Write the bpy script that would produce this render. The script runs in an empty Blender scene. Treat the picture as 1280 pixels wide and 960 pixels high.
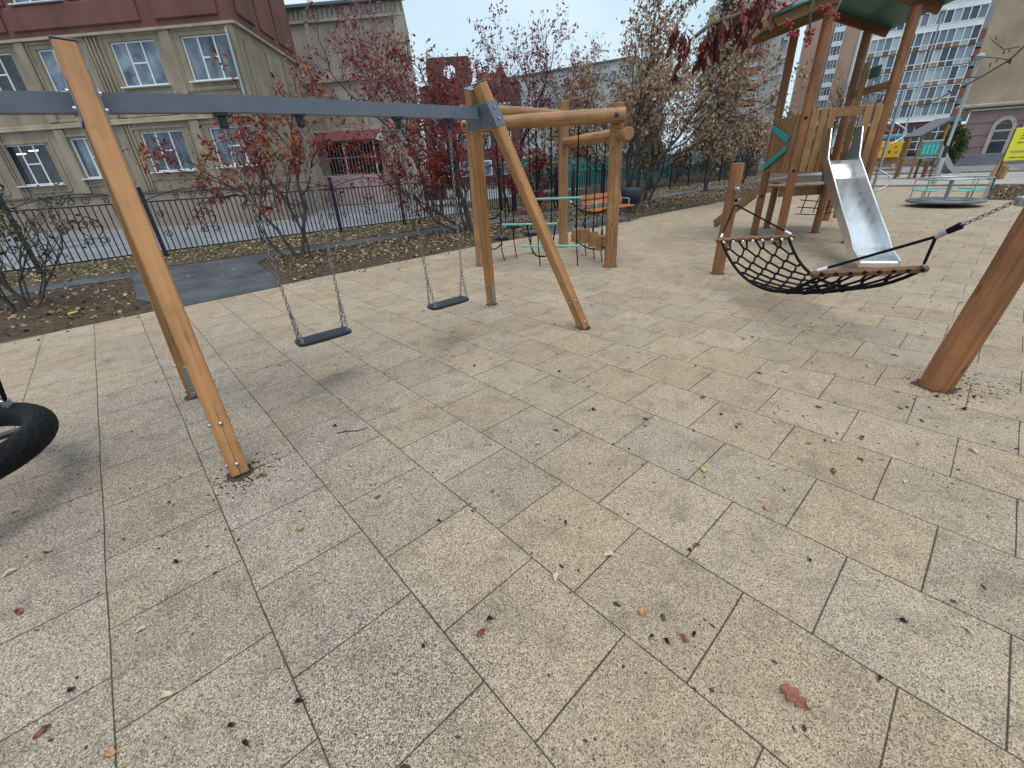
import bpy, math, random
import numpy as np
from mathutils import Matrix, Vector
R_ = math.radians
S = bpy.context.scene
COL = S.collection

# ------------------------------------------------------------------ camera
PITCH, ROLL, YAW, EYE = R_(27.15), R_(-3.2475), R_(41.406), 1.621
def cam_axes():
    f = Vector((math.sin(YAW), math.cos(YAW), 0)); r = Vector((math.cos(YAW), -math.sin(YAW), 0)); u = Vector((0, 0, 1))
    f2 = f * math.cos(PITCH) - u * math.sin(PITCH); u2 = u * math.cos(PITCH) + f * math.sin(PITCH)
    r3 = r * math.cos(ROLL) + u2 * math.sin(ROLL); u3 = -r * math.sin(ROLL) + u2 * math.cos(ROLL)
    return r3, u3, f2
cd = bpy.data.cameras.new('camera'); co = bpy.data.objects.new('camera', cd); COL.objects.link(co)
_r, _u, _f = cam_axes()
co.matrix_world = Matrix(((_r.x, _u.x, -_f.x, 0), (_r.y, _u.y, -_f.y, 0), (_r.z, _u.z, -_f.z, EYE), (0, 0, 0, 1)))
cd.sensor_width = 36; cd.lens = 521.1 / 1280 * 36; cd.clip_start = .05; cd.clip_end = 1500
S.camera = co

# ------------------------------------------------------------------ sky, sun, exposure
SUN_EL, SUN_ROT = R_(76), R_(215)
w = bpy.data.worlds.new('World'); S.world = w; w.use_nodes = True
nt = w.node_tree; nt.nodes.clear()
def N(tree, t, **kw):
    n = tree.nodes.new(t)
    for k, v in kw.items():
        if k.startswith('i_'):
            n.inputs[int(k[2:]) if k[2:].isdigit() else k[2:].replace('_', ' ')].default_value = v
        else: setattr(n, k, v)
    return n
sky = N(nt, 'ShaderNodeTexSky', sky_type='NISHITA', sun_disc=False, sun_elevation=SUN_EL, sun_rotation=SUN_ROT, air_density=1.0, dust_density=2.0, ozone_density=1.0)
tc = N(nt, 'ShaderNodeTexCoord')
cl = N(nt, 'ShaderNodeTexNoise', i_Scale=3.0, i_Detail=5.0, i_Roughness=.55)
nt.links.new(tc.outputs['Generated'], cl.inputs['Vector'])
cr = N(nt, 'ShaderNodeValToRGB'); cr.color_ramp.elements[0].position = .3; cr.color_ramp.elements[1].position = .7
cr.color_ramp.elements[0].color = (3.9, 5.3, 6.2, 1); cr.color_ramp.elements[1].color = (5.7, 6.7, 7.3, 1)
nt.links.new(cl.outputs['Fac'], cr.inputs['Fac'])
mx = N(nt, 'ShaderNodeMix', data_type='RGBA'); mx.inputs[0].default_value = .9
nt.links.new(sky.outputs[0], mx.inputs[6]); nt.links.new(cr.outputs[0], mx.inputs[7])
bg = N(nt, 'ShaderNodeBackground'); bg.inputs[1].default_value = .1
nt.links.new(mx.outputs[2], bg.inputs[0])
wo = N(nt, 'ShaderNodeOutputWorld'); nt.links.new(bg.outputs[0], wo.inputs[0])
sl = bpy.data.lights.new('sun', 'SUN'); sl.energy = 1.5; sl.angle = R_(40); sl.color = (1, .92, .83)
so = bpy.data.objects.new('sun', sl); COL.objects.link(so)
so.rotation_euler = Vector((math.sin(SUN_ROT) * math.cos(SUN_EL), math.cos(SUN_ROT) * math.cos(SUN_EL), math.sin(SUN_EL))).to_track_quat('Z', 'Y').to_euler()
S.view_settings.view_transform = 'Standard'; S.view_settings.look = 'None'; S.view_settings.exposure = .62; S.view_settings.gamma = 1

# ------------------------------------------------------------------ materials
def lin(r, g, b):
    f = lambda c: ((c / 255 + .055) / 1.055) ** 2.4 if c > 10 else c / 255 / 12.92
    return (f(r), f(g), f(b), 1)
def scl(c, k): return (c[0] * k, c[1] * k, c[2] * k, 1)
MATS = {}
def newmat(name):
    m = bpy.data.materials.new(name); m.use_nodes = True; t = m.node_tree
    return m, t, t.nodes['Principled BSDF']
def mat(name, c, rough=.6, metal=0, c2=None, scale=6, bump=0, bscale=60, stretch=None, detail=4, spec=.5, coord='Object', lo=.35, hi=.65):
    if name in MATS: return MATS[name]
    m, t, b = newmat(name)
    b.inputs['Roughness'].default_value = rough; b.inputs['Metallic'].default_value = metal
    b.inputs['Specular IOR Level'].default_value = spec
    tcn = N(t, 'ShaderNodeTexCoord'); mp = N(t, 'ShaderNodeMapping')
    mp.inputs['Scale'].default_value = stretch or (1, 1, 1)
    t.links.new(tcn.outputs[coord], mp.inputs[0])
    if c2 is not None:
        n = N(t, 'ShaderNodeTexNoise', i_Scale=scale, i_Detail=detail, i_Roughness=.6); t.links.new(mp.outputs[0], n.inputs[0])
        r = N(t, 'ShaderNodeValToRGB'); r.color_ramp.elements[0].position = lo; r.color_ramp.elements[1].position = hi
        r.color_ramp.elements[0].color = c; r.color_ramp.elements[1].color = c2
        t.links.new(n.outputs[0], r.inputs[0]); t.links.new(r.outputs[0], b.inputs['Base Color'])
    else: b.inputs['Base Color'].default_value = c
    if bump:
        n2 = N(t, 'ShaderNodeTexNoise', i_Scale=bscale, i_Detail=3.0); t.links.new(mp.outputs[0], n2.inputs[0])
        bp = N(t, 'ShaderNodeBump'); bp.inputs['Strength'].default_value = bump; bp.inputs['Distance'].default_value = .01
        t.links.new(n2.outputs[0], bp.inputs['Height']); t.links.new(bp.outputs[0], b.inputs['Normal'])
    MATS[name] = m
    return m
def wood(name, c, c2, knots=.35, rough=.55, sc=1.0, grain=(34, 34, 1.3)):
    """grain runs along the object's own z axis"""
    if name in MATS: return MATS[name]
    m, t, b = newmat(name); b.inputs['Roughness'].default_value = rough
    tcn = N(t, 'ShaderNodeTexCoord'); oi = N(t, 'ShaderNodeObjectInfo')
    ad = N(t, 'ShaderNodeVectorMath', operation='ADD'); t.links.new(tcn.outputs['Object'], ad.inputs[0])
    ml = N(t, 'ShaderNodeMath', operation='MULTIPLY'); ml.inputs[1].default_value = 37.0; t.links.new(oi.outputs['Random'], ml.inputs[0]); t.links.new(ml.outputs[0], ad.inputs[1])
    mp = N(t, 'ShaderNodeMapping'); mp.inputs['Scale'].default_value = grain; t.links.new(ad.outputs[0], mp.inputs[0])
    n = N(t, 'ShaderNodeTexNoise', i_Scale=1.0 * sc, i_Detail=5.0, i_Roughness=.65, i_Distortion=.3); t.links.new(mp.outputs[0], n.inputs[0])
    r = N(t, 'ShaderNodeValToRGB'); r.color_ramp.elements[0].position = .36; r.color_ramp.elements[1].position = .64
    r.color_ramp.elements[0].color = c; r.color_ramp.elements[1].color = c2; t.links.new(n.outputs[0], r.inputs[0])
    mp2 = N(t, 'ShaderNodeMapping'); mp2.inputs['Scale'].default_value = (9, 9, 3.2); t.links.new(ad.outputs[0], mp2.inputs[0])
    v = N(t, 'ShaderNodeTexVoronoi', i_Scale=1.0); t.links.new(mp2.outputs[0], v.inputs[0])
    r2 = N(t, 'ShaderNodeValToRGB'); r2.color_ramp.elements[0].position = .07; r2.color_ramp.elements[1].position = .17
    r2.color_ramp.elements[0].color = (knots, knots, knots, 1); r2.color_ramp.elements[1].color = (1, 1, 1, 1); t.links.new(v.outputs['Distance'], r2.inputs[0])
    n3 = N(t, 'ShaderNodeTexNoise', i_Scale=2.3, i_Detail=2.0); t.links.new(ad.outputs[0], n3.inputs[0])
    r3 = N(t, 'ShaderNodeValToRGB'); r3.color_ramp.elements[0].position = .3; r3.color_ramp.elements[1].position = .7
    r3.color_ramp.elements[0].color = (.72, .70, .68, 1); r3.color_ramp.elements[1].color = (1.1, 1.08, 1.05, 1); t.links.new(n3.outputs[0], r3.inputs[0])
    m1 = N(t, 'ShaderNodeMix', data_type='RGBA', blend_type='MULTIPLY'); m1.inputs[0].default_value = 1; t.links.new(r.outputs[0], m1.inputs[6]); t.links.new(r2.outputs[0], m1.inputs[7])
    m2 = N(t, 'ShaderNodeMix', data_type='RGBA', blend_type='MULTIPLY'); m2.inputs[0].default_value = 1; t.links.new(m1.outputs[2], m2.inputs[6]); t.links.new(r3.outputs[0], m2.inputs[7])
    t.links.new(m2.outputs[2], b.inputs['Base Color'])
    mp4 = N(t, 'ShaderNodeMapping'); mp4.inputs['Scale'].default_value = (60, 60, 1.1); t.links.new(ad.outputs[0], mp4.inputs[0])
    n4 = N(t, 'ShaderNodeTexNoise', i_Scale=1.0, i_Detail=2.0, i_Distortion=.2); t.links.new(mp4.outputs[0], n4.inputs[0])
    r4 = N(t, 'ShaderNodeValToRGB'); r4.color_ramp.elements[0].position = .715; r4.color_ramp.elements[1].position = .745
    r4.color_ramp.elements[0].color = (1, 1, 1, 1); r4.color_ramp.elements[1].color = (.30, .26, .24, 1); t.links.new(n4.outputs[0], r4.inputs[0])
    m3 = N(t, 'ShaderNodeMix', data_type='RGBA', blend_type='MULTIPLY'); m3.inputs[0].default_value = 1; t.links.new(m2.outputs[2], m3.inputs[6]); t.links.new(r4.outputs[0], m3.inputs[7])
    n5 = N(t, 'ShaderNodeTexNoise', i_Scale=7.0, i_Detail=6.0, i_Roughness=.7); t.links.new(ad.outputs[0], n5.inputs[0])
    r5 = N(t, 'ShaderNodeValToRGB'); r5.color_ramp.elements[0].position = .52; r5.color_ramp.elements[1].position = .72
    r5.color_ramp.elements[0].color = (0, 0, 0, 1); r5.color_ramp.elements[1].color = (.5, .5, .5, 1); t.links.new(n5.outputs[0], r5.inputs[0])
    m5 = N(t, 'ShaderNodeMix', data_type='RGBA'); t.links.new(r5.outputs[0], m5.inputs[0]); t.links.new(m3.outputs[2], m5.inputs[6]); m5.inputs[7].default_value = scl(c, .62)
    t.links.new(m5.outputs[2], b.inputs['Base Color'])
    bp = N(t, 'ShaderNodeBump'); bp.inputs['Strength'].default_value = .25; bp.inputs['Distance'].default_value = .004
    t.links.new(n.outputs[0], bp.inputs['Height']); t.links.new(bp.outputs[0], b.inputs['Normal'])
    MATS[name] = m
    return m

GLULAM = wood('honey_glulam', (.33, .155, .056, 1), (.45, .232, .092, 1), knots=.72, grain=(26, 26, .7))
LOG = wood('pale_robinia_log', (.25, .118, .045, 1), (.42, .225, .095, 1), knots=.3)
LOGRED = wood('reddish_log', (.20, .080, .029, 1), (.33, .142, .055, 1), knots=.4)
PLANK = wood('oiled_plank', (.23, .12, .046, 1), (.38, .21, .088, 1), knots=.5)
PLANKD = wood('dark_oiled_plank', (.12, .048, .020, 1), (.19, .078, .032, 1), knots=.6)
BENCHW = wood('orange_varnished_wood', (.40, .125, .028, 1), (.55, .20, .05, 1), knots=.7, rough=.35)
STEELB = mat('blue_grey_powder_coat', (.10, .122, .16, 1), .42, c2=(.125, .148, .188, 1), scale=9, bump=.03, bscale=220)
GALV = mat('galvanised_steel', (.34, .36, .38, 1), .38, 1, c2=(.5, .52, .54, 1), scale=25)
CHAINM = mat('chain_steel', (.26, .27, .28, 1), .4, 1)
def stainless():
    m, t, b = newmat('brushed_stainless'); b.inputs['Metallic'].default_value = 1; b.inputs['Roughness'].default_value = .33
    tcn = N(t, 'ShaderNodeTexCoord'); mp = N(t, 'ShaderNodeMapping'); mp.inputs['Scale'].default_value = (1.4, 5, 1.4); t.links.new(tcn.outputs['Object'], mp.inputs[0])
    n = N(t, 'ShaderNodeTexNoise', i_Scale=3.0, i_Detail=6.0); t.links.new(mp.outputs[0], n.inputs[0])
    r = N(t, 'ShaderNodeValToRGB'); r.color_ramp.elements[0].color = (.66, .68, .71, 1); r.color_ramp.elements[1].color = (.86, .87, .88, 1); t.links.new(n.outputs[0], r.inputs[0]); t.links.new(r.outputs[0], b.inputs['Base Color'])
    r2 = N(t, 'ShaderNodeMapRange'); r2.inputs[3].default_value = .22; r2.inputs[4].default_value = .38; t.links.new(n.outputs[0], r2.inputs[0]); t.links.new(r2.outputs[0], b.inputs['Roughness'])
    return m
STAINLESS = stainless()
RUBBER = mat('black_rubber', (.006, .0062, .007, 1), .62, c2=(.012, .0125, .014, 1), scale=40, bump=.1, bscale=150, spec=.12)
SEATR = mat('blue_black_rubber', (.010, .014, .022, 1), .45, c2=(.018, .024, .034, 1), scale=20, bump=.05, bscale=300)
ROPE = mat('black_rope', (.007, .007, .010, 1), .85, spec=.15, bump=.4, bscale=200)
WHITEP = mat('white_plastic', (.72, .74, .76, 1), .4)
TURQ = mat('turquoise_hpl', (.022, .30, .31, 1), .4, c2=(.028, .34, .35, 1), scale=6)
TURQP = mat('pale_turquoise_coat', (.16, .46, .42, 1), .4)
GREENP = mat('green_hpl', (.012, .105, .088, 1), .45, c2=(.02, .14, .11, 1), scale=5)
FENCEM = mat('black_blue_iron', (.005, .006, .010, 1), .45)
POSTM = mat('navy_iron_post', (.012, .018, .034, 1), .4)
LAMPM = mat('grey_lamp_paint', (.30, .33, .36, 1), .45)
DARKM = mat('dark_metal', (.025, .028, .032, 1), .5)

# ------------------------------------------------------------------ mesh builder
class MB:
    def __init__(s, off=(0, 0, 0)): s.v = []; s.f = []; s.sm = []; s.mi = []; s.off = Vector(off); s.cur = 0
    def add(s, vs, fs, smooth=False):
        b = len(s.v); s.v += [tuple(Vector(p) - s.off) for p in vs]; s.f += [tuple(b + i for i in f) for f in fs]; s.sm += [smooth] * len(fs); s.mi += [s.cur] * len(fs); return s
    def box(s, c, d, M=None, bev=0):
        """centre, full dims, optional rotation matrix (3x3), chamfer"""
        hx, hy, hz = d[0] / 2, d[1] / 2, d[2] / 2; M = M or Matrix.Identity(3); c = Vector(c)
        if bev <= 0:
            P = [Vector((x, y, z)) for z in (-hz, hz) for y in (-hy, hy) for x in (-hx, hx)]
            F = [(0, 2, 3, 1), (4, 5, 7, 6), (0, 1, 5, 4), (2, 6, 7, 3), (0, 4, 6, 2), (1, 3, 7, 5)]
        else:
            bev = min(bev, hx * .9, hy * .9, hz * .9); P = []; idx = {}
            for sx in (-1, 1):
                for sy in (-1, 1):
                    for sz in (-1, 1):
                        for k in range(3):
                            p = [sx * (hx - bev), sy * (hy - bev), sz * (hz - bev)]; p[k] = (sx * hx, sy * hy, sz * hz)[k]
                            idx[(sx, sy, sz, k)] = len(P); P.append(Vector(p))
            F = []
            for k in range(3):
                a, b_ = [(1, 2), (2, 0), (0, 1)][k]
                for sg in (-1, 1):
                    q = []
                    for (u, v_) in ((-1, -1), (1, -1), (1, 1), (-1, 1)):
                        t = [0, 0, 0]; t[k] = sg; t[a] = u; t[b_] = v_; q.append(idx[(t[0], t[1], t[2], k)])
                    F.append(tuple(q if sg > 0 else q[::-1]))
            for k in range(3):
                a, b_ = [(1, 2), (2, 0), (0, 1)][k]
                for u in (-1, 1):
                    for v_ in (-1, 1):
                        q = []
                        for (e, kk) in ((-1, a), (1, a), (1, b_), (-1, b_)):
                            t = [0, 0, 0]; t[k] = e; t[a] = u; t[b_] = v_; q.append(idx[(t[0], t[1], t[2], kk)])
                        F.append(tuple(q if u * v_ < 0 else q[::-1]))
            for sx in (-1, 1):
                for sy in (-1, 1):
                    for sz in (-1, 1):
                        q = [idx[(sx, sy, sz, k)] for k in range(3)]; F.append(tuple(q if sx * sy * sz > 0 else q[::-1]))
        return s.add([c + M @ p for p in P], F)
    def tube(s, pts, r, n=8, caps=True, smooth=True, closed=False):
        pts = [Vector(p) for p in pts]; m = len(pts); rr = r if isinstance(r, (list, tuple)) else [r] * m
        V = []; F = []; ref = None
        for i, p in enumerate(pts):
            if closed: d = pts[(i + 1) % m] - pts[i - 1]
            else: d = pts[min(i + 1, m - 1)] - pts[max(i - 1, 0)]
            if d.length < 1e-9: d = Vector((0, 0, 1))
            d.normalize()
            if ref is None: ref = Vector((1, 0, 0)) if abs(d.x) < .9 else Vector((0, 1, 0))
            u = ref - d * ref.dot(d)
            if u.length < 1e-6: u = d.orthogonal()
            u.normalize(); ref = u; v_ = d.cross(u)
            V += [p + (u * math.cos(2 * math.pi * k / n) + v_ * math.sin(2 * math.pi * k / n)) * rr[i] for k in range(n)]
        for i in range(m if closed else m - 1):
            j = (i + 1) % m
            F += [(i * n + k, i * n + (k + 1) % n, j * n + (k + 1) % n, j * n + k) for k in range(n)]
        s.add(V, F, smooth)
        if caps and not closed: s.add(V[:n], [tuple(range(n))[::-1]]); s.add(V[-n:], [tuple(range(n))])
        return s
    def cyl(s, a, b, r, n=12, r2=None, smooth=True, caps=True): return s.tube([a, b], [r, r if r2 is None else r2], n, caps, smooth)
    def ball(s, c, r, n=8, m=6, sc=(1, 1, 1)):
        V = []; F = []; c = Vector(c)
        for i in range(m + 1):
            th = math.pi * i / m
            V += [c + Vector((r * sc[0] * math.sin(th) * math.cos(2 * math.pi * k / n), r * sc[1] * math.sin(th) * math.sin(2 * math.pi * k / n), r * sc[2] * math.cos(th))) for k in range(n)]
        for i in range(m): F += [(i * n + k, (i + 1) * n + k, (i + 1) * n + (k + 1) % n, i * n + (k + 1) % n) for k in range(n)]
        return s.add(V, F, True)
    def lathe(s, prof, n=24, c=(0, 0, 0)):
        V = []; F = []; c = Vector(c); m = len(prof)
        for (r, z) in prof: V += [c + Vector((r * math.cos(2 * math.pi * k / n), r * math.sin(2 * math.pi * k / n), z)) for k in range(n)]
        for i in range(m - 1): F += [(i * n + k, i * n + (k + 1) % n, (i + 1) * n + (k + 1) % n, (i + 1) * n + k) for k in range(n)]
        return s.add(V, F, True)
    def prism(s, poly, z0, z1):
        n = len(poly); V = [(x, y, z0) for x, y in poly] + [(x, y, z1) for x, y in poly]
        return s.add(V, [tuple(range(n))[::-1], tuple(range(n, 2 * n))] + [(i, (i + 1) % n, n + (i + 1) % n, n + i) for i in range(n)])
    def slab(s, A, n, t):
        """polygon A (3D points) extruded by t along unit vector n"""
        A = [Vector(p) for p in A]; n = Vector(n); k = len(A)
        return s.add(A + [p + n * t for p in A], [tuple(range(k))[::-1], tuple(range(k, 2 * k))] + [(i, (i + 1) % k, k + (i + 1) % k, k + i) for i in range(k)])
    def quad(s, a, b, c, d): return s.add([a, b, c, d], [(0, 1, 2, 3)])
    def build(s, name, mats, parent=None, M=None, label=None, kind=None):
        me = bpy.data.meshes.new(name); me.from_pydata(s.v, [], s.f)
        me.polygons.foreach_set('use_smooth', s.sm); me.polygons.foreach_set('material_index', s.mi)
        for m in (mats if isinstance(mats, (list, tuple)) else [mats]): me.materials.append(m)
        me.update()
        o = bpy.data.objects.new(name, me); COL.objects.link(o)
        if parent: o.parent = parent
        if M is not None: o.matrix_basis = M
        if label: o['label'] = label
        if kind: o['kind'] = kind
        return o
def thing(name, label, cat, loc=(0, 0, 0), rz=0, group=None):
    o = bpy.data.objects.new(name, None); COL.objects.link(o); o.empty_display_size = .2
    o.location = loc; o.rotation_euler = (0, 0, rz); o['label'] = label; o['category'] = cat
    if group: o['group'] = group
    return o
def tag(o, label, cat, group=None, kind=None):
    o['label'] = label; o['category'] = cat
    if group: o['group'] = group
    if kind: o['kind'] = kind
    return o
def struct(o): o['kind'] = 'structure'; return o
def copy_tree(o, parent=None):
    c = o.copy(); COL.objects.link(c)
    if parent: c.parent = parent
    for ch in [x for x in o.children]: copy_tree(ch, c)
    return c
def along(p0, p1, parent, roll=0, up=None):
    """matrix putting local z on p0->p1, relative to an unrotated parent"""
    p0, p1 = Vector(p0), Vector(p1); d = (p1 - p0).normalized()
    if up is not None:
        x = Vector(up) - d * Vector(up).dot(d); x.normalize(); y = d.cross(x)
        q = Matrix((x, y, d)).transposed().to_4x4()
    else: q = d.to_track_quat('Z', 'Y').to_matrix().to_4x4()
    return Matrix.Translation(p0 - (parent.location if parent else Vector())) @ q
def beam(name, p0, p1, wx, wy, m, parent, up=(0, 0, 1), bev=.006, label=None):
    """squared timber from p0 to p1; wx is measured along `up`"""
    L = (Vector(p1) - Vector(p0)).length
    return MB().box((0, 0, L / 2), (wx, wy, L), bev=bev).build(name, m, parent, along(p0, p1, parent, up=up), label)
def log(name, p0, p1, r, m, parent, rnd, label=None, n=14, bow=.006):
    L = (Vector(p1) - Vector(p0)).length; k = max(4, int(L / .16)); pts = []; rr = []
    ph = rnd.uniform(0, 6)
    for i in range(k + 1):
        t = i / k; pts.append((bow * math.sin(t * 3.1 + ph), bow * math.cos(t * 4.3 + ph), t * L)); rr.append(r * (1 + rnd.uniform(-.03, .03)))
    mb = MB().tube(pts, rr, n, caps=False)
    for e, (z, dz) in ((0, (0, -.008)), (-1, (L, .008))):            # chamfered ends
        p = Vector(pts[e]); c = rr[e]
        mb.tube([p, p + Vector((0, 0, dz))], [c, c * .9], n, caps=False); ring = [p + Vector((0, 0, dz)) + Vector((math.cos(2 * math.pi * q / n), math.sin(2 * math.pi * q / n), 0)) * c * .9 for q in range(n)]
        mb.add(ring, [tuple(range(n)) if e else tuple(range(n))[::-1]])
    return mb.build(name, m, parent, along(p0, p1, parent), label)
def chain(mb, a, b, pitch=.034, r=.0036, w=.011):
    a, b = Vector(a), Vector(b); d = b - a; L = d.length; d.normalize(); n = max(1, int(round(L / pitch))); st = L / n
    u = d.orthogonal().normalized(); v = d.cross(u)
    for i in range(n):
        c = a + d * (st * (i + .5)); s = u if i % 2 else v; hl = st * .5 + r * 1.2
        P = [c + d * (hl * math.cos(t)) + s * (w * math.sin(t)) for t in [2 * math.pi * k / 8 for k in range(8)]]
        mb.tube(P, r, 5, closed=True)
    return mb

# ------------------------------------------------------------------ ground materials
def tile_material():
    m, t, b = newmat('rubber_tile'); L = t.links
    tcn = N(t, 'ShaderNodeTexCoord'); sp = N(t, 'ShaderNodeSeparateXYZ')
    wob = N(t, 'ShaderNodeTexNoise', i_Scale=1.1, i_Detail=2.0); L.new(tcn.outputs['Object'], wob.inputs[0])
    wm = N(t, 'ShaderNodeVectorMath', operation='MULTIPLY_ADD'); wm.inputs[1].default_value = (.022, .022, 0); L.new(wob.outputs['Color'], wm.inputs[0]); 
    sb = N(t, 'ShaderNodeVectorMath', operation='SUBTRACT'); sb.inputs[1].default_value = (.011, .011, 0); L.new(tcn.outputs['Object'], sb.inputs[0]); L.new(sb.outputs[0], wm.inputs[2])
    L.new(wm.outputs[0], sp.inputs[0])
    def M(op, a, b_=None, c_=None):
        n = N(t, 'ShaderNodeMath', operation=op)
        for i, x in enumerate((a, b_, c_)):
            if x is None: continue
            if isinstance(x, (int, float)): n.inputs[i].default_value = x
            else: L.new(x, n.inputs[i])
        return n.outputs[0]
    u = M('DIVIDE', M('ADD', sp.outputs[0], .0599), .5); col = M('FLOOR', u); fu = M('SUBTRACT', u, col)
    odd = M('MODULO', M('ADD', col, 1000), 2)
    v = M('DIVIDE', M('SUBTRACT', .98991, sp.outputs[1]), .5)
    v = M('ADD', v, M('MULTIPLY', M('SUBTRACT', 1, odd), .5))
    row = M('FLOOR', v); fv = M('SUBTRACT', v, row)
    cmb = N(t, 'ShaderNodeCombineXYZ'); L.new(col, cmb.inputs[0]); L.new(row, cmb.inputs[1])
    wn = N(t, 'ShaderNodeTexWhiteNoise', noise_dimensions='2D'); L.new(cmb.outputs[0], wn.inputs['Vector'])
    wsep = N(t, 'ShaderNodeSeparateColor'); L.new(wn.outputs['Color'], wsep.inputs[0])
    eu = M('MINIMUM', fu, M('SUBTRACT', 1, fu)); ev = M('MINIMUM', fv, M('SUBTRACT', 1, fv)); e = M('MULTIPLY', M('MINIMUM', eu, ev), .5)
    jn = N(t, 'ShaderNodeTexNoise', i_Scale=3.0, i_Detail=2.0); L.new(tcn.outputs['Object'], jn.inputs[0])
    jw = M('MULTIPLY_ADD', M('SUBTRACT', jn.outputs[0], .35), .008, .0014)          # some joints gape, some are nearly closed
    jr = N(t, 'ShaderNodeMapRange', interpolation_type='SMOOTHSTEP'); L.new(e, jr.inputs[0]); jr.inputs[1].default_value = 0; L.new(M('ADD', M('MAXIMUM', jw, .0012), .0022), jr.inputs[2])
    joint = jr.outputs[0]                                                            # 0 in the joint
    # granules: fine crumb rubber in tan, cream and grey
    vo = N(t, 'ShaderNodeTexVoronoi', i_Scale=270.0); L.new(tcn.outputs['Object'], vo.inputs[0])
    vs = N(t, 'ShaderNodeSeparateColor'); L.new(vo.outputs['Color'], vs.inputs[0])
    gr = N(t, 'ShaderNodeValToRGB'); el = gr.color_ramp.elements
    el[0].position = 0; el[0].color = (.075, .060, .048, 1); el[1].position = 1; el[1].color = (.58, .47, .345, 1)
    for p, c in ((.14, (.20, .158, .118, 1)), (.34, (.325, .258, .186, 1)), (.7, (.405, .322, .232, 1))): x = el.new(p); x.color = c
    L.new(vs.outputs[0], gr.inputs[0])
    gg = N(t, 'ShaderNodeValToRGB'); el = gg.color_ramp.elements
    el[0].position = 0; el[0].color = (.045, .038, .034, 1); el[1].position = 1; el[1].color = (.60, .515, .42, 1)
    for p, c in ((.22, (.125, .104, .086, 1)), (.42, (.27, .223, .176, 1)), (.76, (.385, .322, .255, 1))): x = el.new(p); x.color = c
    L.new(vs.outputs[0], gg.inputs[0])
    # worn, greyer tiles in the swing bay; the tan ones to the right and at the edge
    x0 = M('SUBTRACT', 1.0, M('SMOOTH_MIN', M('ABSOLUTE', M('DIVIDE', M('SUBTRACT', sp.outputs[0], .0), 2.7)), 1.0, .2))
    y0 = M('SUBTRACT', 1.0, M('SMOOTH_MIN', M('ABSOLUTE', M('DIVIDE', M('SUBTRACT', sp.outputs[1], 3.5), 3.9)), 1.0, .2))
    big = N(t, 'ShaderNodeTexNoise', i_Scale=.55, i_Detail=3.0); L.new(tcn.outputs['Object'], big.inputs[0])
    wear = M('ADD', M('MULTIPLY', M('MULTIPLY', x0, y0), 1.6), M('MULTIPLY', M('SUBTRACT', wsep.outputs[0], .5), .13))
    wear = M('ADD', wear, M('MULTIPLY', M('SUBTRACT', big.outputs[0], .52), .9))
    def spot(cx, cy, rx, ry, k):
        dx = M('DIVIDE', M('SUBTRACT', sp.outputs[0], cx), rx); dy = M('DIVIDE', M('SUBTRACT', sp.outputs[1], cy), ry)
        d = M('ADD', M('MULTIPLY', dx, dx), M('MULTIPLY', dy, dy)); return M('MULTIPLY', M('EXPONENT', M('MULTIPLY', d, -1)), k)
    wear = M('ADD', wear, spot(.19, .99, .30, .30, .8))
    wc = N(t, 'ShaderNodeClamp'); L.new(wear, wc.inputs[0])
    mx1 = N(t, 'ShaderNodeMix', data_type='RGBA'); L.new(wc.outputs[0], mx1.inputs[0]); L.new(gr.outputs[0], mx1.inputs[6]); L.new(gg.outputs[0], mx1.inputs[7])
    # tile to tile tint
    hv = N(t, 'ShaderNodeHueSaturation'); L.new(mx1.outputs[2], hv.inputs['Color'])
    blot = N(t, 'ShaderNodeTexNoise', i_Scale=1.7, i_Detail=7.0, i_Roughness=.7); L.new(tcn.outputs['Object'], blot.inputs[0])
    L.new(M('MULTIPLY', M('MULTIPLY_ADD', wsep.outputs[1], .14, .93), M('MULTIPLY_ADD', blot.outputs[0], .55, .675)), hv.inputs['Value']); L.new(M('MULTIPLY_ADD', wsep.outputs[2], .2, .88), hv.inputs['Saturation'])
    # scuffs and painted shade under the swings, then dirt: brownish film, dark spots
    def spot(cx, cy, rx, ry, k):
        dx = M('DIVIDE', M('SUBTRACT', sp.outputs[0], cx), rx); dy = M('DIVIDE', M('SUBTRACT', sp.outputs[1], cy), ry)
        d = M('ADD', M('MULTIPLY', dx, dx), M('MULTIPLY', dy, dy)); return M('MULTIPLY', M('EXPONENT', M('MULTIPLY', d, -1)), k)
    scuff_shade = M('ADD', M('ADD', spot(1.05, 3.5, .5, .75, .14), spot(2.33, 3.5, .5, .75, .14)), spot(-1.15, 3.3, .8, .8, .12))
    dn = N(t, 'ShaderNodeTexNoise', i_Scale=5.0, i_Detail=6.0, i_Roughness=.7); L.new(tcn.outputs['Object'], dn.inputs[0])
    dr = N(t, 'ShaderNodeMapRange'); L.new(dn.outputs[0], dr.inputs[0]); dr.inputs[1].default_value = .50; dr.inputs[2].default_value = .80; dr.inputs[3].default_value = 0; dr.inputs[4].default_value = .72
    sn = N(t, 'ShaderNodeTexVoronoi', i_Scale=7.0); L.new(wm.outputs[0], sn.inputs[0]); 
    sp2 = N(t, 'ShaderNodeMapRange'); L.new(sn.outputs['Distance'], sp2.inputs[0]); sp2.inputs[1].default_value = .035; sp2.inputs[2].default_value = .09; sp2.inputs[3].default_value = .55; sp2.inputs[4].default_value = 0
    dirt = N(t, 'ShaderNodeClamp'); L.new(M('ADD', M('MULTIPLY', scuff_shade, M('MULTIPLY_ADD', dn.outputs[0], 1.1, .45)), M('ADD', dr.outputs[0], sp2.outputs[0])), dirt.inputs[0]); dirt.inputs[2].default_value = .82  # this mask also carries the soft shade painted under the swings
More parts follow.
